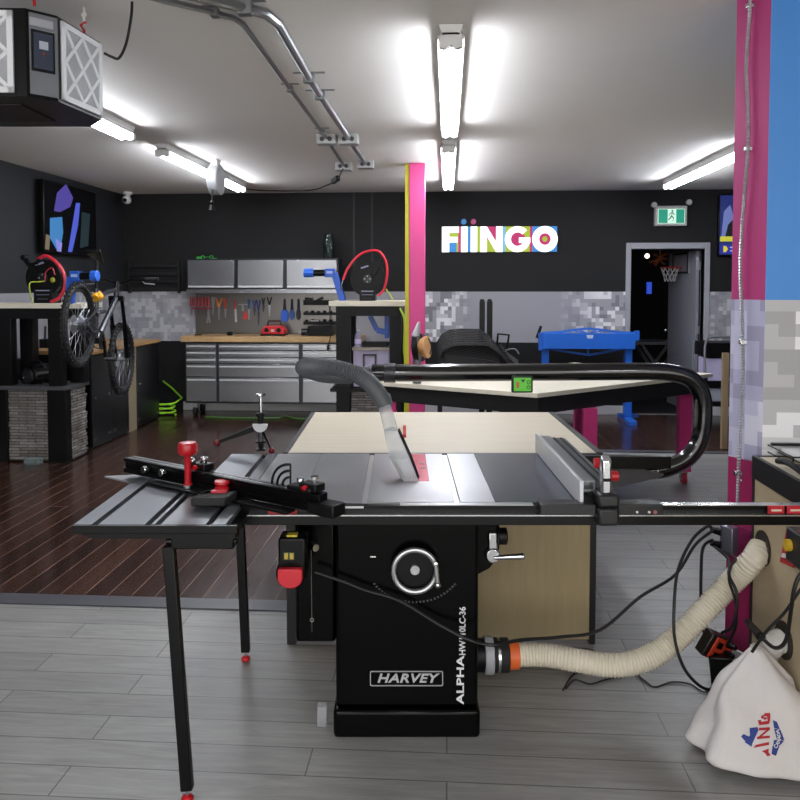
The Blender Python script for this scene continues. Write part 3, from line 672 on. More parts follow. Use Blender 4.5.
# blade guard
def rect(c, w, d, ax=(1, 0, 0), ay=(0, 1, 0)):
    c = Vector(c); ax = Vector(ax); ay = Vector(ay); return [c - ax * w / 2 - ay * d / 2, c + ax * w / 2 - ay * d / 2, c + ax * w / 2 + ay * d / 2, c - ax * w / 2 + ay * d / 2]
CLR = CLEAR('clear_acrylic', '#d3d8da', .6)
G = [cz(411, 478, .884), cd(400, 455, 2.84), cd(391, 430, 2.93), cd(384, 403, 3.0)]
gd = part(MB().hull2(rect(G[0], .055, .1), rect(G[1], .075, .14)), 'blade_guard', CLR, saw)
part(MB().hull2(rect(G[1], .075, .14), rect(G[2], .055, .06)), 'guard_hood', CLR, gd)
part(MB().tube([G[2], Vector(G[2]).lerp(Vector(G[3]), .5), G[3]], .027, 16), 'guard_spout', CLR, gd)
d_ = Vector((.037, 0, 0))
part(MB().bar(Vector(G[0]) + d_ * .75, Vector(G[1]) + d_, .004, .02).bar(Vector(G[1]) + d_, Vector(G[2]) + d_ * .8, .004, .02), 'guard_edge', BLK, gd)
part(MB().bar(Vector(G[0]) - d_ * .75, Vector(G[1]) - d_, .004, .02), 'guard_edge', BLK, gd)
q = Vector(cd(403, 433, 2.9)); part(MB().cyl(q, q + Vector((.012, 0, 0)), .018, seg=12).box(q.x, q.x + .012, q.y - .01, q.y + .01, q.z - .005, q.z + .03), 'guard_knob', M('#c03a3c', .4), gd)
blade_c = Vector((G[0][0] - .004, 2.86, .86))
part(MB().lathe([(.001, -.0015), (.115, -.0015), (.115, .0015), (.001, .0015)], blade_c - Vector((0, 0, .04)), 'x', 40), 'saw_blade', STEEL, saw)
# overarm dust tube
D3 = 3.29
pts = [cd(585, 471, D3), cd(640, 471, D3), cd(664, 469, D3), cd(686, 459, D3), cd(699, 442, D3), cd(703, 420, D3), cd(702, 396, D3), cd(692, 380, D3), cd(672, 373, D3), cd(640, 371.5, D3), cd(560, 372, D3), cd(480, 372.5, D3), cd(392, 373, D3), cd(372, 373, D3)]
arm = part(MB().tube(pts, .0385, 20, spline=5), 'dust_arm', M('#08080a', .12, coat=.4, var=.02), saw)
q = Vector(cd(384, 373, D3)); part(MB().cyl(q, q + Vector((.05, 0, 0)), .043), 'arm_collar', M('#2a2b2e', .3), arm)
q = Vector(cd(655, 470, D3)); part(MB().torus(q, .0395, .002, 'x', 24, 6), 'arm_seam', CHR, arm)
hp = [cd(374, 373, D3), cd(350, 376, 3.27), cd(325, 375, 3.2), cd(308, 370, 3.1), cd(304, 367, 2.98), cd(316, 366, 2.9), cd(338, 369, 2.87), cd(360, 376, 2.88), cd(374, 388, 2.93), G[3]]
P_ = resamp(crom(hp, 10), .0035)
part(MB().tube(P_, lambda i, t: .0345 if i % 2 else .031, 18), 'guard_hose', M('#505357', .5), arm)
part(MB().cyl(Vector(G[3]) + (Vector(G[3]) - Vector(G[2])) * .25, Vector(G[3]) - (Vector(G[3]) - Vector(G[2])) * .1, .034), 'hose_cuff', M('#4b4d51', .5), arm)
# rail brackets on the right rear
part(MB().box(.868, 1.17, 3.2, 3.24, .812, .866), 'arm_bracket', BLKM, arm, .003)
bq = [cd(x, y, 3.2) for x, y in ((592, 458), (668, 477), (664, 480), (618, 491), (592, 491))]
part(MB().prism([(v[0], v[2]) for v in bq], 'y', 3.245, 3.252), 'bracket_plate', M('#3a3a3c', .5), arm)

# ---------------------------------------------------------------- rip fence
fe = T('rip_fence', 'aluminium rip fence with black head and chrome lever across the dark extension table', 'saw fence', (.64, 2.8, ZT), 'C')
x0 = .588
part(MB().box(x0, x0 + .014, 2.43, 3.235, ZT + .002, .962), 'fence_face', M('#c9cbcd', .4, .3), fe, .002)
b = part(MB().box(x0 + .014, x0 + .055, 2.45, 3.2, .953, .957).box(x0 + .014, x0 + .017, 2.45, 3.2, .889, .953).box(x0 + .052, x0 + .055, 2.45, 3.2, .889, .953).box(x0 + .014, x0 + .055, 2.45, 3.2, .885, .889).box(x0 + .017, x0 + .052, 2.45, 3.2, .925, .928).box(x0 + .017, x0 + .052, 2.5, 3.2, .905, .95), 'fence_body', M('#8f9194', .35, .7), fe)
part(MB().box(x0 + .057, x0 + .118, 2.471, 3.19, .887, .950), 'fence_channel', M('#55575b', .4, .5), fe, .002)
part(MB().box(x0 + .068, x0 + .074, 2.48, 3.185, .950, .953).box(x0 + .096, x0 + .102, 2.48, 3.185, .950, .953), 'channel_groove', BLK, b)
part(MB().box(x0 + .048, x0 + .118, 2.375, 2.47, .887, .93).box(x0 + .048, x0 + .118, 2.375, 2.425, .828, .887), 'fence_head', M('#151517', .4), fe, .01)
lv = part(MB().prism([(2.385, .93), (2.41, .93), (2.425, .99), (2.425, 1.04), (2.405, 1.055), (2.385, 1.04)], 'x', x0 + .062, x0 + .092), 'lock_lever', CHR, fe, .006)
part(MB().box(x0 + .065, x0 + .089, 2.382, 2.3855, .972, .982), 'lever_slot', BLK, lv)
for px, py in ((598, 463), (614, 476)):
    q = Vector(cd(px, py, 2.47)); part(MB().cyl(q - Vector((.012, 0, 0)), q + Vector((.012, 0, 0)), .017, seg=14), 'red_knob', RED, fe)
part(MB().box(.455, x0 + .047, 2.40, 2.462, .858, .893), 'measuring_block', M('#1a1b1d', .35), fe, .003)
mb_ = part(MB().box(x0 + .119, .852, 2.40, 2.462, .858, .893), 'measuring_block', M('#18191b', .35), fe, .003)
q = cd(612, 0, 2.345)
for px, c_ in ((637, '#c9cacb'), (649, '#c9cacb'), (655, '#9a5a5a')):
    q = Vector(cd(px, 512, 2.40)); part(MB().cyl(q, q - Vector((0, .003, 0)), .004 if c_[1] == 'c' else .006, seg=10), 'screw', M(c_, .4), mb_)

# ---------------------------------------------------------------- left crosscut table
SLG = M('#63666b', .35, .5, var=.04)
st = T('sliding_table', 'grey slotted outrigger table standing on two thin black legs left of the saw', 'saw table', (-.72, 2.6, 0), 'C')
m = MB()
for a_, b_ in ((-.986, -.932), (-.912, -.772), (-.752, -.742), (-.722, -.588), (-.568, -.5265)): m.box(a_, b_, 2.238, 2.86 if b_ < -.72 else 3.19, .862, ZT)
dk = part(m, 'table_deck', SLG, st)
part(MB().box(-.982, -.5265, 2.24, 2.855, .85, .862).box(-.715, -.5265, 2.855, 3.19, .85, .862), 'deck_slots', BLK, dk)
part(MB().box(-.988, -.49, 2.226, 2.238, .855, .879), 'front_edge', BLKM, st, .002)
part(MB().prism([(-.98, .853), (-.5, .853), (-.5, .835), (-.93, .835)], 'y', 2.24, 2.84), 'under_frame', BLKM, st)
part(MB().box(-.70, -.51, 2.26, 2.36, .795, .835).cyl((-.72, 2.28, .815), (-.5, 2.28, .815), .012).box(-.66, -.6, 2.36, 3.15, .8, .835), 'slide_carriage', BLKM, st, .004)
part(MB().prism([(-1.13, 2.84), (-.985, 2.74), (-.985, 2.87)], 'z', .868, .874), 'corner_plate', M('#8a8c8f', .35, .5), st)
for (xa, ya, xb, yb, z1) in ((-.712, 2.28, -.658, 2.255, .8), (-.684, 3.13, -.657, 3.13, .8)):
    lg = part(MB().bar((xb, yb, .045), (xa, ya, z1), .036, .03, up=(0, 1, 0)), 'leg', BLKM, st, .003)
    part(MB().cyl((xb, yb, .02), (xb, yb, .05), .005, seg=8), 'threaded_rod', CHR, lg)
    part(MB().ball((xb, yb, .014), .02, 14, (1, 1, .68)), 'leveling_foot', RED, lg)
# crosscut fence bar
A = Vector((-1.035, 2.845, .885)); B = Vector((-.215, 2.315, .885)); d = (B - A); L_ = d.length; d.normalize(); nn = Vector((d.y, -d.x, 0))
if nn.y > 0: nn = -nn
def P3(s, n_, z): q = A + d * s + nn * n_; return Vector((q.x, q.y, z))
def fb(s0, s1, n0, n1, z0, z1):
    return [P3(s0, n0, z0), P3(s1, n0, z0), P3(s1, n1, z0), P3(s0, n1, z0)], [P3(s0, n0, z1), P3(s1, n0, z1), P3(s1, n1, z1), P3(s0, n1, z1)]
cf = T('crosscut_fence', 'long black miter fence bar lying diagonally over the grey outrigger table', 'miter fence', (A + B) / 2, 'C')
m = MB()
for q in ((0, L_ - .03, -.02, .02, .893, .948), (0, L_ - .03, .02, .028, .893, .91), (0, L_ - .03, .02, .028, .935, .948)): m.hull2(*fb(*q))
part(m, 'fence_bar', BLKM, cf, .001)
m = MB(); m.hull2(*fb(.01, L_ - .08, -.012, -.009, .948, .9495)); m.hull2(*fb(.01, L_ - .08, .012, .015, .948, .9495))
part(m, 'track_line', M('#b9bbbd', .3, .8), cf)
m = MB(); m.hull2(*fb(L_ - .07, L_ + .035, -.03, .035, .885, .925)); m.hull2(*fb(L_ - .16, L_ - .06, -.015, .03, .948, .965)); part(m, 'end_stop', BLK, cf, .006)
m = MB(); m.hull2(*fb(.2, L_ - .12, .03, .075, .884, .893)); part(m, 'fence_foot', BLK, cf, .002)
for s_ in (.14, .235):
    q = P3(s_, .03, .925); part(MB().cyl(q, q + nn * .02, .014, seg=8), 'clamp_knob', CHR, cf, .002)
for s_ in (.36, .86):
    q = P3(s_, -.02, .95)
    fs = part(MB().hull2(*fb(s_, s_ + .07, -.03, .02, .9495, .975)), 'flip_stop', BLK, cf, .004)
    part(MB().cyl(P3(s_ + .05, 0, .975), P3(s_ + .05, 0, .99), .005, seg=8).cyl(P3(s_ + .05, 0, .99), P3(s_ + .05, 0, .998), .013, seg=12), 'stop_knob', CHR, fs)
    part(MB().ball(P3(s_ + .0, .01, .98), .013, 10), 'stop_knob', CHR, fs)
    part(MB().cyl(P3(s_ + .03, .018, .962), P3(s_ + .03, .03, .962), .009, seg=10), 'stop_screw', RED, fs)
# curved vent shaped stop guard plates (quarter arcs)
for s_, sc in ((.78, 1.), (.44, .5)):
    m = MB(); o_ = P3(s_ + (.03 if sc == 1 else -.02), 0, .949)
    for r in (.07, .05, .03):
        P = [o_ + d * (-math.cos(a) * r * 1.15 * sc) + Vector((0, 0, math.sin(a) * r * 1.05 * sc)) for a in [k * PI / 20 for k in range(11)]]
        m.tube(P, .0045 * (1 if sc == 1 else .8), 6)
    m.bar(o_, o_ + Vector((0, 0, .075 * sc)), .006, .006)
    part(m, 'stop_guard', BLK, cf)
# miter gauge with red handle and knob
q = Vector((cd(188, 483, 2.6)[0], 2.6, .908)); gm = T('miter_gauge', 'black miter gauge head with tall red mushroom handle on the outrigger table', 'miter gauge', (q.x, q.y, ZT), 'C')
c_ = Vector(cz(222, 497, .885))
part(MB().disc_ring(c_ + Vector((0, 0, .004)), 0, .085, 'z', .008, 32), 'protractor_plate', M('#1f2022', .3), gm)
part(MB().torus(c_ + Vector((0, 0, .009)), .076, .0022, 'z', 40, 6, 2.4, 5.6), 'protractor_scale', CHR, gm)
part(MB().prism([(c_.x - .07, c_.y - .13), (c_.x + .04, c_.y - .13), (c_.x + .06, c_.y - .03), (c_.x - .03, c_.y - .06), (c_.x - .07, c_.y - .09)], 'z', .889, .917), 'gauge_body', RUB, gm, .006)
k = part(MB().cyl(c_ + Vector((.0, 0, .004)), c_ + Vector((.0, 0, .04)), .008), 'knob_stem', CHR, gm)
part(MB().lathe([(.001, .022), (.024, .022), (.026, .03), (.02, .037), (.02, .041), (.026, .048), (.024, .056), (.001, .058)], c_, 'z', 20), 'lock_knob', RED, k)
part(MB().box(c_.x - .02, c_.x + .03, c_.y - .07, c_.y - .05, .9175, .924), 'red_marker', M('#b52a38', .4), gm)
part(MB().lathe([(.001, -.008), (.016, -.008), (.016, .0), (.012, .004), (.011, .095), (.014, .102), (.03, .106), (.034, .114), (.034, .136), (.029, .146), (.001, .149)], q, 'z', 22), 'gauge_handle', M('#a8141e', .3), gm)
part(MB().cyl(q - Vector((0, 0, .013)), q - Vector((0, 0, .002)), .02), 'washer', CHR, gm)
m = MB(); a_ = Vector((q.x, q.y, .889)); m.cyl((q.x, q.y, .889), q - Vector((0, 0, .012)), .016); m.bar(a_ + Vector((-.03, .02, 0)), Vector((c_.x + .1, c_.y + .03, .889)), .04, .01); part(m, 'gauge_arm', BLK, gm, .002)
# hold-down clamp tripod
q = Vector(cz(261, 450, ZT)); t = T('hold_down_clamp', 'black clamp with splayed red tipped arms and silver screw at the table corner', 'clamp', q, 'C')
part(MB().lathe([(.001, 0), (.022, 0), (.022, .006), (.012, .012), (.012, .03), (.024, .034), (.024, .04), (.01, .042)], q, 'z', 16), 'foot', BLK, t)
zc_ = q.z + .11
part(MB().cyl(q + Vector((0, 0, .04)), q + Vector((0, 0, .1)), .014, seg=12), 'column', M('#5b5d60', .3, .7), t)
part(MB().cyl(q + Vector((0, 0, .1)), q + Vector((0, 0, .165)), .014, .016, 12).cyl(q + Vector((0, 0, .15)), q + Vector((0, 0, .165)), .022, seg=14), 'collar', BLK, t, .002)
part(MB().prism([(q.x + .033 * math.cos(a), zc_ + .008 + .036 * math.sin(a)) for a in [PI + k * PI / 12 for k in range(13)]], 'y', q.y - .02, q.y - .01), 'half_disc', M('#c9cbcd', .35), t)
for tx, tz_ in ((217, 443), (271.5, 450.5)):
    e_ = Vector(cd(tx, tz_, q.y - .03)); am = part(MB().hull2(rect((q.x, q.y, zc_ - .004), .01, .016, (0, 0, 1), (0, 1, 0)) if False else [Vector((q.x, q.y - .01, zc_ - .018)), Vector((q.x, q.y + .01, zc_ - .018)), Vector((q.x, q.y + .01, zc_ + .012)), Vector((q.x, q.y - .01, zc_ + .012))], [Vector((e_.x, e_.y - .006, e_.z - .004)), Vector((e_.x, e_.y + .006, e_.z - .004)), Vector((e_.x, e_.y + .006, e_.z + .008)), Vector((e_.x, e_.y - .006, e_.z + .008))]), 'arm', BLK, t, .001)
    part(MB().ball(e_, .014), 'red_tip', M('#6e1016', .4), am)
part(MB().cyl(q + Vector((0, 0, .165)), q + Vector((0, 0, .235)), .006, seg=10).lathe([(.001, .232), (.008, .234), (.022, .242), (.02, .25), (.001, .252)], q, 'z', 14), 'clamp_screw', CHR, t)

# ---------------------------------------------------------------- outfeed table
ot = T('outfeed_table', 'birch plywood outfeed cabinet table behind the saw', 'table', (.18, 3.8, 0), 'C')
part(MB().box(-.49, .86, 3.262, 4.32, .835, .869), 'tabletop', PLY, ot)
part(MB().box(-.512, -.4905, 3.26, 4.32, .825, .871).box(.8605, .89, 3.26, 4.32, .825, .871).box(-.49, .86, 3.243, 3.2615, .825, .869), 'edge_band', M('#2a2a2b', .5), ot)
part(MB().box(-.465, .845, 3.29, 3.31, .02, .834), 'front_panel', wood('cabinet_plywood', '#ab9b78', '#94845f', (14, 14, 1)), ot)
part(MB().box(-.505, -.466, 3.285, 4.25, .0, .83), 'side_panel', M('#111112', .5), ot)
part(MB().box(.846, .872, 3.285, 4.25, .0, .83), 'side_panel', M('#111112', .5), ot)
# green gauge hung on the overarm
a_, b_ = cd(512, 376, D3 - .05), cd(533, 393, D3 - .05)
t = T('stud_finder', 'small green and black square gauge clipped under the black dust arm', 'gauge', ((a_[0] + b_[0]) / 2, D3 - .05, b_[2]), 'C')
part(MB().box(a_[0], b_[0], D3 - .048, D3 - .02, b_[2], a_[2] + .002), 'gauge_case', M('#0f2a12', .4), t, .006)
part(MB().box(a_[0] + .008, b_[0] - .008, D3 - .052, D3 - .048, b_[2] + .008, a_[2] - .008), 'gauge_face', M('#5fc832', .45), t, .002)
w_ = b_[0] - a_[0]; h_ = a_[2] - b_[2]
part(MB().box(a_[0] + .2 * w_, a_[0] + .34 * w_, D3 - .055, D3 - .052, b_[2] + .3 * h_, b_[2] + .66 * h_), 'red_mark', M('#b3663a', .5), t)
part(MB().prism([(a_[0] + .42 * w_, a_[2] - .2 * h_), (a_[0] + .62 * w_, a_[2] - .2 * h_), (a_[0] + .52 * w_, a_[2] - .4 * h_)], 'y', D3 - .055, D3 - .052).torus((a_[0] + .78 * w_, D3 - .054, a_[2] - .36 * h_), .007, .0015, 'y', 14, 5).torus((a_[0] + .78 * w_, D3 - .054, a_[2] - .66 * h_), .007, .0015, 'y', 14, 5), 'dial_mark', M('#123c14', .5), t)
# small clear block on the floor
q = cz(322, 726, 0); solo(MB().box(q[0] - .018, q[0] + .018, q[1] - .01, q[1] + .03, 0, .075), 'plastic_block', CLEAR('frosted_plastic', '#b9bac0', .55, .2), 'small translucent plastic block on the floor beside the saw base', 'block', 'C', bevel=.004)
# ---------------------------------------------------------------- right hand bench (world frame)
bx = 1.2; by1 = 3.02; by0 = .9; ZBN = .93
PAN = wood('bench_plywood', '#b9a88c', '#a89878', (1, 6, 14))
bn = T('workbench', 'plywood workbench with black edge band on the right by the pink wall end', 'workbench', (1.6, 2.0, 0))
part(MB().box(bx + .02, 2.3, by0 + .02, by1 - .02, .91, ZBN), 'worktop', wood('bench_top', '#cfc5ae', '#bdb296', (8, 1, 1)), bn)
part(MB().box(bx, bx + .019, by0, by1, .845, ZBN + .002).box(bx + .02, 2.3, by1 - .019, by1, .845, ZBN + .002), 'edge_band', M('#191a1c', .4), bn, .002)
sp = part(MB().box(bx + .006, bx + .024, by0, by1 - .02, .02, .844), 'side_panel', PAN, bn)
part(MB().box(bx + .004, bx + .03, by1 - .0195, by1, .0, .844), 'corner_trim', M('#17171a', .5), bn)
part(MB().box(bx + .03, 2.3, by0, by0 + .02, .0, .9), 'end_panel', PAN, bn)
h1 = Vector(wx(762, 548, bx)); h2 = Vector(wx(783, 640, bx))
for h in (h1, h2):
    part(MB().lathe([(.001, -.003), (.066, -.003), (.066, .004), (.001, .004)], h + Vector((.002, 0, 0)), 'x', 28), 'hole_shade_disc', M('#2b241a', .8), sp)  # flat dark disc painted in for the shade inside each opening
# wire tray, paper, cables on the bench
q = Vector(wz(775, 456, ZBN)); 
t = T('wire_tray', 'black wire letter tray holding white paper on the bench corner', 'tray', (q.x + .12, q.y - .08, ZBN))
x0, x1, y0, y1 = q.x - .02, q.x + .26, q.y - .2, q.y + .03
m = MB()
for z in (ZBN + .012, ZBN + .04): m.tube([(x0, y0, z), (x1, y0, z), (x1, y1, z), (x0, y1, z)], .0035, 6, closed=True)
for x, y in ((x0, y0), (x1, y0), (x1, y1), (x0, y1), ((x0 + x1) / 2, y0)): m.cyl((x, y, ZBN), (x, y, ZBN + .04), .003, seg=6)
for k in range(8): m.cyl((x0 + (x1 - x0) * k / 7, y0, ZBN + .012), (x0 + (x1 - x0) * k / 7, y1, ZBN + .012), .002, seg=5)
part(m, 'wire_frame', BLKM, t)
part(MB().box(x0 + .01, x1 - .01, y1 - .03, y1 - .005, ZBN + .04, ZBN + .05), 'rear_ledge', BLKM, t)
solo(MB().box(x0 + .04, x1 - .02, y0 + .03, y1 - .03, ZBN + .0155, ZBN + .035), 'paper_stack', M('#e6e6e6', .7, var=.02), 'white paper stack lying in the wire tray', 'paper', bevel=.002)
pts = [wz(778, 461, ZBN + .02), wz(786, 462, ZBN + .035), wz(795, 467, ZBN + .03), wz(806, 474, ZBN + .015), wz(830, 480, ZBN + .015)]
solo(MB().tube(pts, .012, 8, spline=6), 'charging_cable', CABLE, 'thick black cable lying on the bench top in front of the tray', 'cable')
# red paddle switch on bench side
q = Vector(wx(787, 548, bx - .01))
t = T('safety_switch', 'red paddle switch with yellow inset mounted on the bench side', 'switch', (bx, q.y - .05, q.z - .05))
def bp(px, py, off=.0): return wx(px, py, bx - off)
p_ = [bp(786, 529, .03), bp(800, 531, .03), bp(793, 568, .03), bp(779, 562, .03)]
m = MB(); m.hull2([Vector(v) for v in p_], [Vector(v) + Vector((.008, 0, 0)) for v in p_])
pd = part(m, 'paddle', M('#b01824', .35), t, .003)
p2 = [bp(791, 535, .033), bp(797, 535, .033), bp(795, 546, .033), bp(790, 545, .033)]
m = MB(); m.hull2([Vector(v) for v in p2], [Vector(v) + Vector((.003, 0, 0)) for v in p2]); part(m, 'paddle_slot', M('#c9c2b0', .5), pd)
p2 = [bp(782, 553, .034), bp(789, 555, .034), bp(788, 559, .034), bp(781, 557, .034)]
m = MB(); m.hull2([Vector(v) for v in p2], [Vector(v) + Vector((.003, 0, 0)) for v in p2]); part(m, 'paddle_label', WHT, pd)
c0 = bp(800, 528); part(MB().box(bx - .045, bx + .005, c0[1] - .14, c0[1] + .004, c0[2] - .11, c0[2] + .005), 'switch_case', M('#1b1b22', .4), t, .005)
p2 = bp(797, 552, .05); part(MB().cyl((bx - .06, c0[1] - .03, c0[2] - .05), (bx - .045, c0[1] - .03, c0[2] - .05), .02), 'yellow_inset', M('#c9a22a', .4), t)
# ---------------------------------------------------------------- outlet on pink wall end
def onq(t_, z, off): return Vector(onp(t_, z, off))
zo = cd(735, 540, 3.04)[2]
t = T('outlet_box', 'pink cover plate with metal outlet box and black plugs on the pink wall end', 'outlet', onq(.06, zo - .06, 0))
def wbox(t0, t1, z0, z1, o0, o1):
    m = MB(); m.hull2([onq(t0, z0, o0), onq(t1, z0, o0), onq(t1, z1, o0), onq(t0, z1, o0)], [onq(t0, z0, o1), onq(t1, z0, o1), onq(t1, z1, o1), onq(t0, z1, o1)]); return m
part(wbox(.0, .06, zo - .055, zo + .055, .0, .045), 'metal_box', M('#9a9cb0', .35, .7), t, .003)
pl = part(wbox(.062, .145, zo - .06, zo + .06, .001, .012), 'cover_plate', M('#8a2258', .4), t, .002)
for z in (zo - .028, zo + .028):
    part(MB().cyl(onq(.105, z, .012), onq(.105, z, .015), .02, seg=18), 'receptacle', M('#7b1d4f', .4), pl)
    part(MB().cyl(onq(.01, z, .045), onq(-.03, z, .06), .018, .012, 12), 'plug', BLK, t)
# flexible conduit up the pink face
def pk(px, py, off=.016):
    # intersect ray with offset plane of pink face
    r = Vector(W(ray(px, py))); o = Vector((0, 0, H)); p0_ = pa + nrm * off; k_ = (p0_ - Vector((0, 0, 0))).dot(nrm) / r.dot(nrm); return o + r * k_
pts = [pk(751, -60), pk(750, 8), pk(747.5, 45), pk(746.5, 75), pk(748, 110), pk(748, 150), pk(745, 190), pk(742, 230), pk(740.5, 270), pk(742, 320), pk(743, 370), pk(741, 420), pk(739, 460), pk(738, 490), pk(737, 520)]
t = T('flexible_conduit', 'silver flexible metal conduit running down the pink wall end', 'conduit', pts[-1])
P_ = resamp(crom(pts, 8), .006)
part(MB().tube(P_, lambda i, t_: .0082 if i % 2 else .0055, 10), 'conduit', M('#b9bbc0', .3, .8), t)
for px, py in ((750, 6), (748, 149), (743, 342), (738, 473)):
    q = pk(px, py, .012); part(MB().obox(q, (.03, .02, .02), (0, 0, YAW)), 'strap', CHR, t, .003)
q = pk(741, 480, .004); part(MB().ball(q, .007, 8), 'screw', CHR, t)
# ---------------------------------------------------------------- dust hose
def Wv(p): return Vector(W(p))
s0 = Wv((.277 + .145, 2.86, .165))
pts = [s0 + Wv((.02, 0, 0)), Wv(cd(545, 655, 2.84)), Wv(cd(575, 660, 2.8)), Wv(cd(612, 665, 2.78)), Wv(cd(645, 659, 2.78)), Wv(cd(675, 640, 2.8)), Wv(cd(703, 612, 2.82)), Wv(cd(730, 584, 2.84)), Vector(wx(752, 561, bx - .05)), h1 + Vector((-.004, 0, 0))]
P_ = resamp(crom(pts, 10), .0042)
t = T('dust_hose', 'cream ribbed dust hose sagging from the saw to a hole in the bench side', 'hose', Vector(pts[3]) - Vector((0, 0, .06)))
part(MB().tube(P_, lambda i, t_: .0455 if i % 3 == 0 else (.042 if i % 3 == 1 else .041), 20), 'ribbed_hose', M('#d6cebb', .5, var=.04), t, ang=60)
part(MB().cyl(s0 + Wv((.0, 0, 0)), s0 + Wv((.04, 0, 0)), .054, .052, 24), 'orange_cuff', M('#d8622a', .45), t, .003)
# ---------------------------------------------------------------- cables
def cable(pts, r, label, cat='cable', name='power_cable', plugs=()):
    if not plugs: return solo(MB().tube(pts, r, 8, spline=7), name, CABLE, label, cat)
    t = T(name, label, cat, Vector(pts[-1])); part(MB().tube(pts, r, 8, spline=7), 'cable', CABLE, t)
    for a_, b_, rr in plugs: part(MB().cyl(a_, b_, rr * .7, rr, 12), 'plug', BLK, t)
    return t
k0 = onq(-.03, zo + .028, .06); k1 = onq(-.03, zo - .028, .06)
C = lambda x, y, d_: Vector(W(cd(x, y, d_)))
cable([k0, C(712, 531, 2.97), C(695, 545, 2.93), C(675, 575, 2.88), C(640, 597, 2.8), C(600, 630, 2.72), C(560, 637, 2.66), C(520, 640, 2.58), C(495, 645, 2.5), C(470, 640, 2.53), C(440, 625, 2.56), C(400, 601, 2.57), C(365, 590, 2.57), C(345, 582, 2.57), C(315, 572, 2.57)], .006, 'long black power cable running from the outlet across the saw front to its switch')
cable([k0 + Vector((0, 0, .012)), C(706, 527, 2.95), C(692, 540, 2.9), C(678, 570, 2.78), C(674, 610, 2.7), C(675, 640, 2.68), C(684, 668, 2.68), C(700, 686, 2.78), Vector(wz(716, 691, .008))], .006, 'black cable hanging in a long loop to the floor left of the power brick')
cable([k1, C(712, 540, 2.96), C(703, 548, 2.93), C(701, 575, 2.92), C(701, 604, 2.92), C(702, 625, 2.94), C(705, 636, 2.92)], .006, 'short black cable dropping straight from the outlet behind the cream hose')
cable([k1 + Vector((.01, 0, -.01)), C(729, 560, 2.86), C(729, 575, 2.76), C(737, 595, 2.72), C(733, 625, 2.74), C(722, 633, 2.8)], .006, 'black cable draped over the cream hose toward the orange splitter')
cable([k1 + Vector((.02, 0, -.02)), C(735, 558, 2.8), C(731, 566, 2.7), C(729, 580, 2.7), C(735, 600, 2.72), C(736, 625, 2.76), C(727, 645, 2.82)], .005, 'looped black cable hanging right of the splitter near the bench side')
cable([Vector(wx(746, 620, bx - .01)), C(752, 628, 2.62), C(764, 640, 2.5), C(776, 648, 2.42), C(786, 640, 2.36), C(791, 610, 2.32), C(794, 590, 2.3), C(800, 575, 2.3), C(812, 565, 2.3)], .0065, 'black cable with inline plug looping above the white bag', plugs=[(C(748, 622, 2.66), C(761, 637, 2.53), .016)])
cable([C(752, 652, 2.45), C(766, 632, 2.42), C(785, 612, 2.4), C(800, 590, 2.38), C(815, 572, 2.38)], .005, 'black cable slanting up from the bag top past the frame edge')
pts = [wz(x, y, .006) for x, y in ((566, 688), (575, 680), (590, 684), (604, 680), (620, 676), (632, 672), (645, 681), (655, 687), (672, 682), (690, 684), (704, 692), (713, 686), (722, 684))]
cable(pts, .0035, 'thin black wire wandering across the grey floor under the cream hose', 'wire', 'thin_wire')
pts = [wz(x, y, .006) for x, y in ((563, 690), (570, 678), (578, 672), (590, 668), (600, 658), (592, 650), (575, 648))]
cable(pts, .003, 'tangled thin brown wire on the floor under the hose start', 'wire', 'thin_wire')
# orange splitter and power brick
q = C(715, 646, 2.9)
t = T('outlet_splitter', 'orange and black three way outlet splitter leaning against the pink wall end', 'power splitter', (q.x, q.y, q.z - .05))
mt = Matrix.Translation(q) @ Matrix.Rotation(math.radians(28), 4, 'Y') @ Matrix.Rotation(.3, 4, 'Z')
part(MB().box(-.055, .055, -.022, .03, -.05, .05, mt), 'splitter_case', M('#1a1413', .4), t, .006)
f_ = part(MB().box(-.035, .053, -.03, -.022, -.046, .046, mt), 'orange_face', M('#c03a22', .4), t, .003)
part(MB().box(-.022, .0, -.034, -.03, .005, .03, mt).box(.018, .042, -.034, -.03, -.012, .012, mt).box(-.018, .004, -.034, -.03, -.032, -.012, mt), 'socket', BLK, f_)
for a_, b_ in ((C(722, 633, 2.8), (.02, .035)), (C(727, 645, 2.82), (.03, 0.))):
    part(MB().cyl(mt @ Vector((b_[0], -.03, b_[1])), mt @ Vector((b_[0] + .005, -.065, b_[1] + .01)), .014, .01, 10), 'plug', BLK, t)
q = C(724, 700, 2.86); q.z = 0.0
mt = Matrix.Translation((q.x, q.y, .0)) @ Matrix.Rotation(-.35, 4, 'Z') @ Matrix.Rotation(-.12, 4, 'Y')
solo(MB().box(-.04, .045, -.03, .03, .006, .165, mt), 'power_brick', BLKM, 'black power brick standing on the floor below the orange splitter', 'power adapter', bevel=.006)
cable([Vector(wz(729, 690, .16)), C(735, 662, 2.84), C(741, 672, 2.8), C(748, 690, 2.72)], .006, 'short black cable running from the power brick behind the white bag')
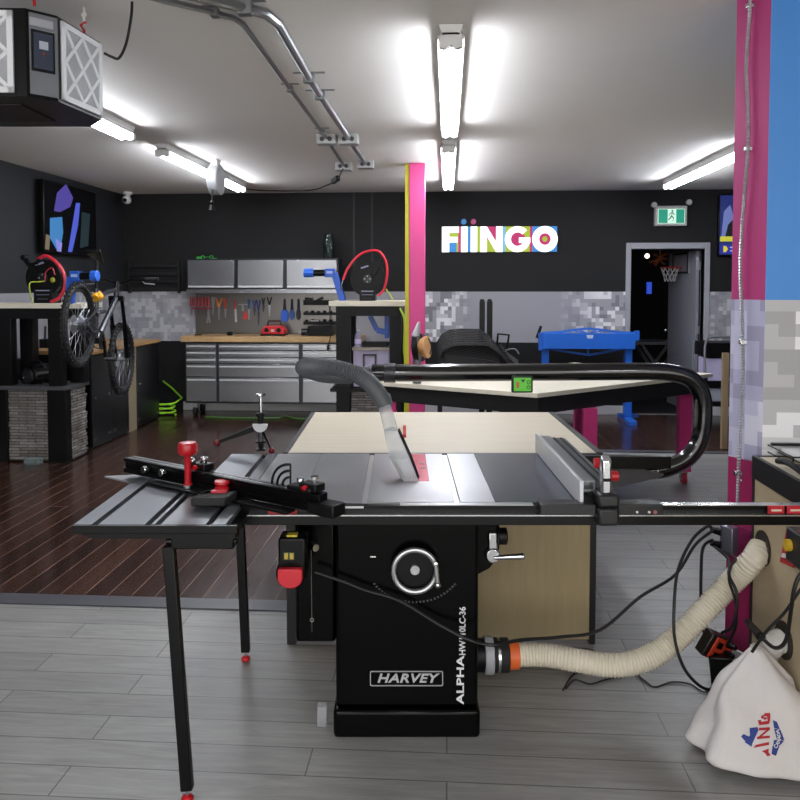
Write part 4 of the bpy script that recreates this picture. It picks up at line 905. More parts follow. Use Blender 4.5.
# ---------------------------------------------------------------- white filter bag
bc = Vector(wz(777, 757, 0)); 
def bagr(a, h):
    # radius by angle and height fraction
    base = .225 + .03 * math.cos(a - 3.6) + .022 * math.cos(2 * a + .7)
    return base
vs = []; fs = []; NR, NS = 30, 72
tip = Vector(W(cd(757, 646, 2.58)))
for i in range(NR + 1):
    h = i / NR
    prof = math.sin(min(1, h * 5.5 + .25) * PI / 2) * (1 - h) ** .8 if h < 1 else 0
    if h > .72: prof = max(prof, .0) * (1 - .25 * (h - .72) / .28)
    cen = Vector((bc.x, bc.y, 0)).lerp(Vector((tip.x, tip.y, 0)), h ** 1.2 * 1.0)
    z = tip.z * (h ** 1.08)
    for k in range(NS):
        a = 2 * PI * k / NS
        fold = 1 + (.05 + .09 * h) * math.sin(5 * a + 3 * h + 1.5 * math.sin(2 * a)) + .03 * math.sin(11 * a - 5 * h) + .025 * math.sin(9 * h * 2 + 3 * a)
        r = bagr(a, h) * prof * fold + .012
        p = cen + Vector((math.cos(a) * r * 1.12, math.sin(a) * r * .88, z + .012 * math.sin(3 * a + 7 * h) * (h * (1 - h)) * 4))
        p.x = min(p.x, bx - .004); p.z = max(p.z, .003)
        vs.append(p)
for i in range(NR):
    for k in range(NS): fs.append((i * NS + k, i * NS + (k + 1) % NS, (i + 1) * NS + (k + 1) % NS, (i + 1) * NS + k))
fs += [list(range(NS))[::-1], [NR * NS + k for k in range(NS)]]
m = MB(); m.add(vs, fs)
bagm, nt, bb_ = newmat('white_canvas'); N = nt.nodes
bb_.inputs['Base Color'].default_value = hx('#dcd8d6'); bb_.inputs['Roughness'].default_value = .8
n1 = N.new('ShaderNodeTexNoise'); n1.inputs['Scale'].default_value = 9; n1.inputs['Detail'].default_value = 4; n1.inputs['Distortion'].default_value = 1.2
tc = N.new('ShaderNodeTexCoord'); nt.links.new(tc.outputs['Object'], n1.inputs[0]); bp_ = N.new('ShaderNodeBump'); bp_.inputs['Strength'].default_value = .6; bp_.inputs['Distance'].default_value = .012
nt.links.new(n1.outputs[0], bp_.inputs['Height']); nt.links.new(bp_.outputs[0], bb_.inputs['Normal'])
bag = T('dust_bag', 'white canvas dust bag with red and blue printed gear logo slumped on the floor', 'bag', (bc.x, bc.y, 0))
cloth = part(m, 'bag_cloth', bagm, bag, ang=80)
part(MB().torus(tip + Vector((0, 0, -.004)), .018, .005, 'z', 20, 8), 'drawstring', M('#c8c6c2', .7), cloth)
bvh = BVHTree.FromPolygons([v for v in m.v], [list(f) for f in m.f])
def proj(px, py):
    r = Vector(W(ray(px, py))).normalized(); h = bvh.ray_cast(Vector((0, 0, H)), r)
    if h[0] is None: return None
    return h[0] - r * .0025
def decal(poly, mat, name, nsub=4):
    # poly: convex quad/tri list of px points, gridded and dropped on the cloth
    if len(poly) == 3: poly = poly + [poly[2]]
    mm = MB(); G_ = []
    for i in range(nsub + 1):
        row = []
        for j in range(nsub + 1):
            u, v = i / nsub, j / nsub
            x = (poly[0][0] * (1 - u) + poly[1][0] * u) * (1 - v) + (poly[3][0] * (1 - u) + poly[2][0] * u) * v
            y = (poly[0][1] * (1 - u) + poly[1][1] * u) * (1 - v) + (poly[3][1] * (1 - u) + poly[2][1] * u) * v
            row.append(proj(x, y))
        G_.append(row)
    for i in range(nsub):
        for j in range(nsub):
            q_ = [G_[i][j], G_[i + 1][j], G_[i + 1][j + 1], G_[i][j + 1]]
            if all(q_): mm.add(q_, [(0, 1, 2, 3)])
    return mm
def multi(polys, mat, name, lab=None):
    mm = MB()
    for p in polys:
        k = decal(p, mat, name)
        if k.v: mm.add(k.v, k.f)
    if mm.v: part(mm, name, mat, cloth, label=lab)
Z_ = lambda x, y: (730 + x / 10, 690 + y / 10)
BL2, RD2, WT2 = M('#2b3f8c', .7), M('#b0222c', .7), M('#e6e4e2', .7)
Q = lambda *p: [Z_(*k) for k in p]
multi([Q((195, 380), (275, 370), (285, 400), (210, 565)), Q((110, 465), (135, 440), (200, 470), (150, 510)), Q((145, 520), (210, 440), (240, 470), (215, 568))], BL2, 'blue_gear_print')
multi([Q((430, 300), (470, 320), (500, 395), (440, 380)), Q((440, 385), (505, 400), (545, 500), (470, 500)), Q((440, 500), (540, 505), (510, 545), (430, 570)), Q((425, 560), (500, 545), (460, 660), (415, 640))], BL2, 'blue_gear_print')
multi([Q((345, 232), (400, 228), (405, 262), (335, 262)), Q((370, 255), (405, 255), (400, 320), (378, 320)), Q((290, 320), (398, 305), (392, 340), (290, 352)), Q((280, 300), (310, 300), (318, 335), (285, 335)), Q((310, 262), (338, 245), (338, 285), (312, 285)), Q((335, 272), (372, 276), (362, 296), (335, 296)),
       Q((290, 378), (398, 372), (400, 400), (286, 405)), Q((272, 468), (398, 455), (400, 480), (268, 492)), Q((375, 392), (400, 396), (300, 478), (272, 475)),
       Q((262, 548), (392, 518), (390, 550), (235, 578)), Q((318, 612), (388, 585), (385, 625), (352, 632)), Q((352, 632), (385, 620), (408, 655), (372, 662))], RD2, 'red_letter_print')
# small white CANADA arc lettering
for ch, (x, y), rot in zip('CANADA', ((458, 565), (475, 538), (488, 508), (492, 476), (488, 446), (478, 415)), (-60, -68, -80, -90, -96, -104)):
    o = proj(*Z_(x, y)); 
    if o is None: continue
    r = Vector(W(ray(*Z_(x, y)))).normalized(); right = r.cross(Vector((0, 0, 1))).normalized(); up_ = right.cross(r).normalized()
    a_ = math.radians(-rot); xd = right * math.cos(a_) + up_ * math.sin(a_); yd = -right * math.sin(a_) + up_ * math.cos(a_)
    tm = text_mb(ch, .014, frame4(o - r * .003, xd, yd), .0004, .0004)
    part(tm, 'white_letter_print', WT2, cloth)
# short white hose from lower hole into the bag
pts = [h2 + Vector((0, 0, 0)), h2 + Vector((-.03, -.005, -.01)), h2 + Vector((-.05, .01, -.05)), tip.lerp(h2, .35) + Vector((-.02, 0, -.1))]
P_ = resamp(crom(pts, 8), .005)
t = T('ribbed_hose', 'short white ribbed hose entering the lower hole above the white bag', 'hose', pts[-1])
part(MB().tube(P_, lambda i, t_: .042 if i % 2 else .038, 16), 'hose', M('#cfcdc8', .5), t)
# ---------------------------------------------------------------- stainless tool chest
SS = M('#9b9da1', .27, .92, var=.03, scale=4); SSD = M('#3f4145', .35, .9)
YC = 8.93
X0 = wy(185, 400, YC)[0]; X1 = wy(345, 400, YC)[0] + .2
def pz_(py, y=YC): return wy(265, py, y)[2]
def px_(px, y=YC): return wy(px, 350, y)[0]
tc_ = T('tool_chest', 'stainless rolling tool chest with wooden top below the wall tools', 'tool chest', ((X0 + X1) / 2, YC, 0))
part(MB().box(X0, X1, YC + .02, YB - .03, pz_(404), pz_(343)), 'body', SSD, tc_)
part(MB().box(X0 - .04, X1, YC - .02, YB - .02, pz_(342.2), pz_(336.5)), 'wooden_top', MAPLE, tc_, .004)
cols = [(186, 216), (218.5, 299), (302.5, 360)]
rows = [(344, 350), (350.8, 357), (357.7, 363.5), (364.3, 377), (377.8, 402)]
for a_, b_ in cols:
    for r0, r1 in rows:
        d_ = part(MB().box(px_(a_), px_(b_), YC, YC + .019, pz_(r1), pz_(r0)), 'drawer', SS, tc_, .003)
        part(MB().box(px_(a_ + 1), px_(b_ - 1), YC - .018, YC - .001, pz_(r0 + 3.2), pz_(r0 + 1.9)), 'handle', M('#d9dadc', .35, .3), d_)
for x in (X0 + .1, X1 - .12):
    for y in (YC + .09, YB - .14):
        w_ = part(MB().lathe([(.001, -.02), (.055, -.02), (.06, -.01), (.06, .01), (.055, .02), (.001, .02)], (x, y, .06), 'x', 20), 'caster', RUB, tc_)
        part(MB().box(x - .028, x + .028, y - .03, y + .03, .1, pz_(404)), 'caster_bracket', ALU, w_)
# upper cabinets: three
YU = 9.12; zb_, zt_ = wy(260, 289, YU)[2], wy(260, 258.5, YU)[2]
ucols = [(186, 235.5), (236, 284.5), (285, 338)]
for (a_, b_), lab in zip(ucols, ('left end stainless wall cabinet above the red screwdrivers', 'middle stainless wall cabinet of the three above the tools', 'right end stainless wall cabinet above the black tool racks')):
    xa, xb = wy(a_, 270, YU)[0], wy(b_, 270, YU)[0]
    t = T('wall_cabinet', lab, 'cabinet', ((xa + xb) / 2, YB, zb_), group='stainless wall cabinets')
    part(MB().box(xa, xb, YU + .02, YB, zb_, zt_), 'body', SSD, t)
    d_ = part(MB().box(xa + .02, xb - .02, YU, YU + .019, zb_ + .01, zt_ - .02), 'door', SS, t, .003)
    part(MB().box(xa + .03, xb - .03, YU - .02, YU - .001, zb_ + .02, zb_ + .04), 'handle', M('#d9dadc', .35, .3), d_)
xa, xb = wy(186, 290, YU)[0], wy(338, 290, YU)[0]
sh = solo(MB().box(xa, xb, YU + .005, YB - .04, zb_ - .055, zb_ - .002), 'cabinet_rail', SS, 'long stainless rail under the three wall cabinets with round locks', 'rail', bevel=.004)
x_ = [wy(v, 291, YU)[0] for v in (211, 260)]
solo(MB().box(xa + .03, xb - .02, YB - .039, YB - .001, pz_(336), zb_ - .056), 'pegboard', M('#7a7875', .3, .85, var=.1, scale=60), 'dark metal back panel holding the hanging hand tools', 'pegboard')
# plane where the tools hang
YP = YB - .032
# tools on the panel
def pp(px, py, y=YP): return wy(px, py, y)
def tool(name, label, cat, parts, group=None):
    # parts: list of (partname, mb, mat); first is bottom
    lo = min(v.z for p in parts for v in p[1].v); c = parts[0][1].v[0]
    t = T(name, label, cat, (c.x, YP, lo), group=group)
    for n_, mb, mt in parts: part(mb, n_, mt, t)
    return t
def pbar(a_, b_, w_, th=.02, y=YP - .015):
    p, q = Vector(wy(a_[0], a_[1], y)), Vector(wy(b_[0], b_[1], y)); return MB().bar(p, q, th, w_)
first = None
for k, x in enumerate((191.5, 195, 198.5, 202, 205.5, 208.5)):
    if first is None:
        first = tool('screwdriver', 'red handled screwdriver in the row at the left end of the tool wall', 'screwdriver', [('handle', MB().cyl(pp(x, 297, YP - .015), pp(x, 306, YP - .015), .014, .017, 10), M('#a82430', .4)), ('shaft', MB().cyl(pp(x, 306, YP - .015), pp(x, 315, YP - .015), .004, seg=6), DGREY)], 'red handled screwdrivers')
        fx = x
    else: dup(first, Vector(first.location) + Vector((pp(x, 300)[0] - pp(fx, 300)[0], 0, 0)))
solo(MB().box(pp(189, 0)[0], pp(210, 0)[0], YP - .03, YP, pp(200, 309)[2], pp(200, 307.5)[2]), 'tool_rack', M('#8a2630', .5), 'thin red rack bar holding the row of screwdrivers', 'rack')
def plier(x, y0, y1, y2, hm, jm, spread, name, label, cat='pliers'):
    tool(name, label, cat, [('handle', MB().bar(pp(x, y1, YP - .015), pp(x - spread, y0, YP - .015), .014, .02), hm), ('handle', MB().bar(pp(x, y1, YP - .013), pp(x + spread, y0, YP - .013), .014, .02), hm),
         ('jaw', MB().hull2([Vector(pp(x - 1.3, y1, YP - .02)), Vector(pp(x + 1.3, y1, YP - .02)), Vector(pp(x + 1.3, y1, YP - .006)), Vector(pp(x - 1.3, y1, YP - .006))], [Vector(pp(x - .5, y2, YP - .02)), Vector(pp(x + .5, y2, YP - .02)), Vector(pp(x + .5, y2, YP - .006)), Vector(pp(x - .5, y2, YP - .006))]), jm)])
CH2 = M('#a3a5a6', .3, .8)
plier(208.5, 323, 315, 299, CH2, CH2, 1.5, 'wrench', 'chrome adjustable pliers hanging beside the red screwdrivers', 'wrench')
plier(213, 297, 306, 315, CH2, CH2, 1.2, 'pliers', 'grey steel pliers hanging left of the orange handled tools')
plier(219, 298, 307, 320, M('#d87a1e', .5), CH2, 3.2, 'pliers', 'orange handled pliers hanging wide open on the panel')
plier(225.5, 298, 309, 318, M('#c0401c', .5), CH2, 1.6, 'pliers', 'red orange handled snips next to the wide open orange pliers')
tool('utility_knife', 'red and silver utility knife hanging below the first cabinet gap', 'knife', [('handle', pbar((235, 300), (235.3, 309), .028), RED), ('blade', pbar((235.3, 309), (236, 322), .02), M('#c6c7c6', .3, .5))])
tool('scraper', 'red triangular scraper hanging in the middle of the tool wall', 'scraper', [('blade', MB().prism([(pp(240, 0)[0], pp(240, 319)[2]), (pp(246, 0)[0], pp(240, 319)[2]), (pp(243.6, 0)[0], pp(240, 311)[2]), (pp(242, 0)[0], pp(240, 311)[2])], 'y', YP - .02, YP - .01), M('#c8342a', .5)), ('handle', pbar((242.8, 311), (242.6, 305), .014), CH2), ('crossbar', pbar((238.5, 304.5), (248, 304.5), .014), CH2)])
plier(249, 299, 309, 320, M('#2a5a9c', .5), CH2, .9, 'pliers', 'slim blue handled pliers right of the red scraper')
plier(254.5, 300, 308, 316, M('#253a86', .5), DGREY, 1.5, 'pliers', 'dark blue handled pliers with short dark jaws')
plier(258.5, 300, 312, 325, M('#1d2c70', .5), DGREY, 1.8, 'pliers', 'long navy handled pliers hanging lowest on the panel')
plier(263.5, 298, 305, 312, M('#14161c', .5), DGREY, 1.2, 'pliers', 'small black handled pliers left of the black scissors')
plier(269.5, 297, 305, 316, BLK, CH2, 2.2, 'scissors', 'black handled scissors hanging above the red radio', 'scissors')
for x, hw_, c_, lab in ((285, 3.9, '#2a5cc0', 'wide blue bristle brush hanging above the red radio right side'), (292.3, 2.7, '#2f4f8e', 'narrow dark blue brush between the blue and black brushes'), (298.8, 2.4, '#15161a', 'black brush hanging beside the black tool racks')):
    top_, mid_, bot_ = pp(x, 299)[2], pp(x, 309)[2], pp(x, 322 if hw_ > 3 else 320)[2]; xx = pp(x, 310)[0]; w_ = hw_ / 80
    poly = [(xx + w_ * math.cos(a), (mid_ + bot_) / 2 + (mid_ - bot_) / 2 * math.sin(a)) for a in [k * PI / 8 for k in range(16)]]
    tool('brush', lab, 'brush', [('brush_head', MB().prism(poly, 'y', YP - .035, YP - .01), M(c_, .6)), ('handle', MB().cyl((xx, YP - .02, mid_ - .01), (xx, YP - .02, top_), .02, .012, 10), M('#1f2a44' if hw_ < 3 else '#22262e', .5))])
for y0_, y1_, kinds, lab in ((296, 305, 1, 'topmost black magnetic rack holding a pistol shaped tool'), (310, 315, 2, 'middle black rack of short sockets'), (318.5, 324.5, 3, 'lowest black rack with a small pale label')):
    a_, b_ = pp(304, y1_), pp(336, y0_)
    t = T('tool_holder', lab, 'tool rack', (a_[0], YP, a_[2]), group='black tool racks')
    part(MB().box(a_[0], b_[0], YP - .05, YP, a_[2], a_[2] + (b_[2] - a_[2]) * .55), 'rack_bar', BLK, t, .004)
    if kinds == 1:
        part(MB().bar(pp(305, 299, YP - .03), pp(313, 300, YP - .03), .04, .05).bar(pp(315, 302, YP - .03), pp(323, 297.5, YP - .03), .03, .035), 'held_tool', BLKM, t)
    else:
        for k in range(5): 
            q = pp(306.5 + 6 * k, y0_ + 1, YP - .025); part(MB().cyl((q[0], q[1], a_[2] + .02), (q[0], q[1], q[2] + .006 * (k % 2)), .022, seg=10), 'socket', BLKM, t)
    if kinds == 3: 
        q, q2 = pp(311, 320, YP - .052), pp(319, 321.5, YP - .052); part(MB().box(q[0], q2[0], YP - .054, YP - .05, q2[2], q[2]), 'label', M('#8c8f8c', .5), t)
# things on the chest top
ZTC = pz_(336.5)
def onchest(px, y=9.15): return wy(px, 330, y)[0]
xa, xb = onchest(263), onchest(286)
t = T('radio', 'red jobsite radio with carry handle on the wooden chest top', 'radio', ((xa + xb) / 2, 9.15, ZTC)); xm = (xa + xb) / 2; hw_ = (xb - xa) / 2
part(MB().prism([(xm - hw_, ZTC + .02), (xm - hw_, ZTC + .07), (xm - hw_ * .7, ZTC + .12), (xm + hw_ * .7, ZTC + .12), (xm + hw_, ZTC + .07), (xm + hw_, ZTC + .02)], 'y', 9.05, 9.25), 'radio_body', M('#c01822', .4), t, .01)
part(MB().box(xm - hw_ * 1.05, xm + hw_ * 1.05, 9.04, 9.26, ZTC, ZTC + .022), 'base', BLK, t, .004)
part(MB().tube([(xm - hw_ * .62, 9.15, ZTC + .11), (xm - hw_ * .5, 9.15, ZTC + .18), (xm + hw_ * .5, 9.15, ZTC + .18), (xm + hw_ * .62, 9.15, ZTC + .11)], .013, 8), 'carry_handle', M('#3a1a1c', .5), t)
for s in (-1, 1): part(MB().cyl((xm + s * .075, 9.05, ZTC + .07), (xm + s * .075, 9.04, ZTC + .07), .028), 'speaker', BLK, t)
part(MB().box(xm - .02, xm + .02, 9.042, 9.05, ZTC + .05, ZTC + .08), 'badge', M('#c9b0a8', .5), t)
xa, xb = onchest(309), onchest(333)
t = T('sharpener', 'black bench tool case with round knob at the right end of the chest top', 'tool case', ((xa + xb) / 2, 9.15, ZTC))
part(MB().box(xa, xb, 9.06, 9.25, ZTC, ZTC + .12), 'case', BLK, t, .012)
part(MB().cyl((xa - .09, 9.15, ZTC + .04), (xa - .02, 9.15, ZTC + .04), .045).box(xa - .04, xa + .01, 9.1, 9.2, ZTC + .005, ZTC + .05), 'round_end', BLKM, t)
q = wy(230, 333, 9.1); solo(MB().box(q[0] - .03, q[0] + .03, 9.07, 9.13, ZTC, ZTC + .045), 'tape_measure', BLK, 'small black box alone on the wooden chest top', 'tape measure', bevel=.008)
q = wy(216, 336, 9.1); m = MB().box(q[0] - .25, q[0] - .18, 9.05, 9.1, ZTC, ZTC + .015)
solo(m, 'marker', BLK, 'flat dark marker lying at the left end of the chest top', 'marker', bevel=.003)
q = Vector(wy(329, 320, YP - .06)); solo(MB().tube([pp(329, 300, YP - .06), pp(330, 318, YP - .08), pp(331, 333, YC - .05), wy(328, 347, YC - .05)], .006, 6, spline=5).cyl(wy(328, 345, YC - .05), wy(328, 350, YC - .05), .015), 'charger_cord', CABLE, 'black cord with plug dangling in front of the chest right side', 'cord')
# on top of the cabinets
q = wy(207, 256, 9.25)
m = MB(); 
for s in (-1, 1): m.torus((q[0] + s * .055, 9.25, zt_ + .022), .02, .0045, 'y', 16, 6, sq=1)
m.box(q[0] - .13, q[0] - .075, 9.24, 9.26, zt_ , zt_ + .03).box(q[0] + .075, q[0] + .12, 9.24, 9.26, zt_, zt_ + .012).bar((q[0] - .035, 9.25, zt_ + .025), (q[0] + .035, 9.25, zt_ + .025), .006)
solo(m, 'safety_glasses', M('#2fae3c', .4), 'bright green frames resting on the left wall cabinet', 'glasses')
q0_, q1_ = wy(322, 0, 9.25)[0], wy(333, 0, 9.25)[0]; xm = (q0_ + q1_) / 2
solo(MB().lathe([(.001, 0), (.065, 0), (.07, .01), (.07, .2), (.05, .25), (.048, .31), (.001, .312)], (xm, 9.27, zt_), 'z', 20), 'glass_jar', CLEAR('dark_green_glass', '#1f2b28', .35), 'tall dark translucent bottle standing on the right wall cabinet', 'bottle')
# dark framed panel on back wall at left
a_, b_ = wy(128, 262, YB - .03), wy(180, 293, YB - .03)
t = T('wall_rack', 'dark slatted rack on the black wall left of the steel cabinets', 'rack', ((a_[0] + b_[0]) / 2, YB, b_[2]))
for x_0 in (a_[0], b_[0] - .03): part(MB().box(x_0, x_0 + .03, YB - .04, YB, b_[2], a_[2]), 'upright', M('#111214', .5), t)
for k in range(4): 
    z = b_[2] + (a_[2] - b_[2]) * (k + .5) / 4; part(MB().box(a_[0] + .03, b_[0] - .03, YB - .035, YB - .005, z - .02, z + .02), 'slat', M('#111214', .5), t)

# ---------------------------------------------------------------- left wall counter
xf = -3.46
ZCN = wx(120, 346, xf)[2]
def yof(px, py): return wx(px, py, xf)[1]
ya, yb_, yc_, yd_ = yof(90, 400), yof(129, 400), yof(137, 390), yof(159, 380)
solo(MB().box(XL + .02, xf + .02, 7.05, yd_ + .02, ZCN - .035, ZCN), 'countertop', wood('yellow_countertop', '#b38d5c', '#8e6a40', (1, 10, 1), .4), 'long wooden worktop running along the black cabinets at the left wall', 'worktop', bevel=.003)
for i, (y0, y1, lab) in enumerate(((7.06, yb_, 'black base cabinet behind the hanging bicycle wheel nearest the stone pedestal'), (yc_, yd_, 'black base cabinet at the far end of the left wall counter'))):
    t = T('base_cabinet', lab, 'cabinet', (xf - .3, (y0 + y1) / 2, 0), group='black base cabinets')
    part(MB().box(XL + .05, xf - .02, y0, y1, .0, ZCN - .036), 'body', BLK, t)
    n_ = 2 if i == 0 else 1
    for k in range(n_):
        a_, b_ = y0 + (y1 - y0) * k / n_ + .004, y0 + (y1 - y0) * (k + 1) / n_ - .004
        d_ = part(MB().box(xf - .02, xf, a_, b_, .02, ZCN - .045), 'door', M('#141417', .35), t, .003)
        for yy in (a_ + .06, b_ - .06):
            for z in (.1, .5): part(MB().cyl((xf, yy, z), (xf + .008, yy, z), .012, seg=8), 'bolt', CHR, d_)
solo(MB().box(XL + .05, xf - .005, yb_ + .005, yc_ - .005, 0, ZCN - .037), 'plywood_divider', M('#8c8068', .6), 'upright plywood board between the two black base cabinets', 'board')
# ---------------------------------------------------------------- left bike work station
yf = 6.5; ZS = 1.445
t = T('bike_station', 'tall black framed bench on a stacked stone pedestal at the left wall', 'workbench', (-3.75, 6.7, 0))
xr = wy(84, 380, yf)[0]; xl = XL + .02; yb2 = 6.9
part(MB().box(xl, wy(82, 306, yf)[0], yf - .02, yb2, ZS - .045, ZS), 'wooden_top', PLYW, t, .003)
part(MB().box(xl, xr - .03, yf, yb2 - .02, ZS - .14, ZS - .046), 'apron', BLK, t)
for px0, px1, y in ((-4, 11, yf), (48, 61, yf), (20, 33, yb2 - .15), (70, 84, yb2 - .15)):
    a_, b_ = wy(px0, 350, y)[0], wy(px1, 350, y)[0]; b_ = min(b_, xr)
    part(MB().box(max(a_, xl), b_, y + .001, y + .1, .70, ZS - .1405), 'leg', BLK, t, .003)
part(MB().box(xl, wy(67, 430, yf)[0] + .02, yf - .03, yb2, .665, .70), 'stone_cap', M('#4a4a4d', .4), t, .004)
def stone(name):
    m_, nt_, b__ = newmat(name); N_ = nt_.nodes
    g_ = N_.new('ShaderNodeNewGeometry'); sp_ = N_.new('ShaderNodeSeparateXYZ'); nt_.links.new(g_.outputs['Position'], sp_.inputs[0])
    cb_ = N_.new('ShaderNodeCombineXYZ'); nt_.links.new(mathn(nt_, 'ADD', sp_.outputs[0], sp_.outputs[1]), cb_.inputs[0]); nt_.links.new(sp_.outputs[2], cb_.inputs[1])
    br_ = N_.new('ShaderNodeTexBrick'); br_.inputs['Scale'].default_value = 1; br_.inputs['Brick Width'].default_value = .16; br_.inputs['Row Height'].default_value = .027; br_.inputs['Mortar Size'].default_value = .003
    br_.inputs['Color1'].default_value = hx('#8f8c88'); br_.inputs['Color2'].default_value = hx('#6a625c'); br_.inputs['Mortar'].default_value = hx('#25221f'); nt_.links.new(cb_.outputs[0], br_.inputs[0])
    n_ = N_.new('ShaderNodeTexNoise'); n_.inputs['Scale'].default_value = 9; nt_.links.new(cb_.outputs[0], n_.inputs[0])
    vm = N_.new('ShaderNodeVectorMath'); vm.operation = 'SCALE'; nt_.links.new(br_.outputs[0], vm.inputs[0]); nt_.links.new(mathn(nt_, 'ADD', mathn(nt_, 'MULTIPLY', n_.outputs[0], 1.2), .4), vm.inputs['Scale'])
    nt_.links.new(vm.outputs[0], b__.inputs['Base Color']); b__.inputs['Roughness'].default_value = .7
    return m_
ST = stone('ledge_stone')
def ledges(x0, x1, y0, y1, face, z0=.02, z1=.66):
    # rough courses of stone with varying projection
    m = MB(); z = z0
    while z < z1 - .005:
        h = random.uniform(.02, .034); h = min(h, z1 - z); u = x0 if face == 'y' else y0; ue = x1 if face == 'y' else y1
        while u < ue - .01:
            w_ = min(random.uniform(.08, .2), ue - u); o_ = random.uniform(0, .02)
            if face == 'y': m.box(u, u + w_ - .002, y0 - o_, y1, z, z + h - .002)
            else: m.box(x0, x1 + o_, u, u + w_ - .002, z, z + h - .002)
            u += w_
        z += h
    return m
x8, x48, x67 = wy(8, 430, yf)[0], wy(48, 430, yf)[0], wy(67, 430, yf)[0]
part(MB().box(xl, x67 - .03, yf + .06, yb2 - .02, .0, .66), 'pedestal_core', BLK, t)
part(ledges(x8, x48, yf + .03, yf + .06, 'y'), 'stone_face', ST, t)
part(ledges(x67 - .03, x67 - .015, yf + .09, yb2 - .02, 'x'), 'stone_side', ST, t)
part(MB().box(x48 + .002, x67, yf - .01, yf + .085, .0, .664), 'corner_post', BLK, t, .003)
part(MB().box(xl, x8 - .002, yf - .01, yf + .058, .0, .664), 'corner_post', BLK, t, .003)
q = wy(36, 463, yf - .02); solo(MB().box(q[0] - .07, q[0] + .07, yf - .1, yf - .02, .004, .06), 'plastic_tray', CLEAR('pale_plastic', '#8fa0a0', .6, .2), 'small translucent tray on the floor against the stone pedestal', 'tray', bevel=.004)
# black blower on the shelf
q = Vector(wy(36, 375, yf + .2)); 
t = T('shop_blower', 'round black portable blower on the shelf of the stone pedestal', 'blower', (q.x, q.y, .70))
part(MB().cyl(q + Vector((.06, .1, .0)), q + Vector((-.02, -.08, 0)), .105, .095, 22), 'blower_body', BLKM, t, .01)
part(MB().cyl(q + Vector((-.02, -.08, 0)), q + Vector((-.03, -.1, -.002)), .07, seg=20), 'vent_face', M('#26262a', .3), t)
part(MB().torus(q + Vector((.0, 0, .03)), .1, .012, 'y', 20, 8, 0, PI), 'handle', BLK, t)
part(MB().box(q.x - .1, q.x + .1, q.y - .06, q.y + .08, .70, .72), 'base', BLK, t)
for dx in (-.03, .03): part(MB().ball(q + Vector((-.03 + dx, -.1, dx * .5)), .012, 8), 'bolt', CHR, t)
# tools standing behind the station on the counter
t = T('tool_caddy', 'dark tool caddy with upright tools on the counter behind the tall station', 'caddy', (wy(38, 345, 7.5)[0], 7.5, ZCN))
q = Vector((wy(40, 345, 7.5)[0], 7.5, ZCN))
part(MB().box(q.x - .12, q.x + .14, 7.4, 7.6, ZCN, ZCN + .09), 'caddy_box', BLK, t, .006)
for k in range(5): part(MB().cyl((q.x - .08 + .045 * k, 7.5, ZCN + .09), (q.x - .085 + .05 * k, 7.5, ZCN + .22 + .05 * (k % 3)), .01, seg=8), 'upright_tool', DGREY, t)

# ---------------------------------------------------------------- hose reels
def reel(c, zbase, r, lab, dirx):
    t = T('hose_reel', lab, 'hose reel', (c[0], c[1], zbase), group='hose reels')
    c = Vector(c)
    part(MB().cyl(c + Vector((0, -.05, 0)), c + Vector((0, .05, 0)), r * .93, seg=36), 'spool', BLKM, t, .006)
    s_ = part(MB().cyl(c + Vector((0, -.058, 0)), c + Vector((0, -.05, 0)), r, seg=36), 'side_plate', BLK, t, .002)
    part(MB().cyl(c + Vector((0, .05, 0)), c + Vector((0, .058, 0)), r, seg=36), 'side_plate', BLK, t, .002)
    hb = part(MB().cyl(c + Vector((0, -.07, 0)), c + Vector((0, -.058, 0)), .045, seg=18).cyl(c + Vector((0, -.078, 0)), c + Vector((0, -.07, 0)), .014, seg=12), 'hub', M('#1c1d20', .3), s_)
    m = MB()
    for k in range(4): a = k * PI / 2; m.cyl(c + Vector((.03 * math.cos(a), -.074, .03 * math.sin(a))), c + Vector((.03 * math.cos(a), -.07, .03 * math.sin(a))), .006, seg=6)
    part(m, 'hub_bolt', M('#b9babd', .3), hb)
    part(MB().box(c.x - .085, c.x + .085, c.y - .07, c.y + .1, zbase, c.z - r * .62), 'base_post', BLK, t, .005)
    for k, w_ in enumerate((.13, .12, .1)): part(MB().box(c.x - w_ / 2, c.x + w_ / 2, c.y - .072, c.y - .07, c.z - r * .72 - .035 * k, c.z - r * .66 - .035 * k - .006 * k), 'printed_line', M('#8f94a8', .5), t)
    a_ = c + Vector((dirx * .06, -.07, .04)); b_ = c + Vector((dirx * .17, -.07, .2 * r / .18))
    am = part(MB().bar(a_, b_, .02, .04).cyl(b_ + Vector((0, -.02, .0)), b_ + Vector((0, .06, 0)), .025, seg=12), 'guide_arm', BLK, t, .003)
    part(MB().bar(c + Vector((-.07, -.06, .115)), c + Vector((.01, -.06, .14)), .003, .016), 'printed_line', M('#8f94b0', .5), s_)
    return t, b_
cR = Vector(wy(368, 279, 8.05)); ZSR = wy(368, 301, 7.9)[2]
t, b_ = reel((cR.x, 8.05, cR.z), ZSR, .19, 'black hose reel with red hose arc standing on the right station', 1)
yy = 8.05 - .08
part(MB().tube([wy(343, 280, yy), wy(348, 268, yy), wy(358, 256, yy), wy(369, 251, yy), wy(379, 251.5, yy), wy(386, 262, yy), wy(387, 275, yy), wy(384, 289, yy), wy(378, 296, yy)], .013, 8, spline=5), 'red_hose', M('#d02f40', .4), t)
part(MB().cyl(wy(343, 280, yy), wy(340, 290, yy), .01, .006, 8), 'hose_end', CHR, t)
cL = Vector(wy(46.5, 278, 6.62)); 
t, b_ = reel((cL.x, 6.62, cL.z), ZS, .165, 'black hose reel with red and lime hoses standing on the stone pedestal station', -1)
yy = 6.62 - .08
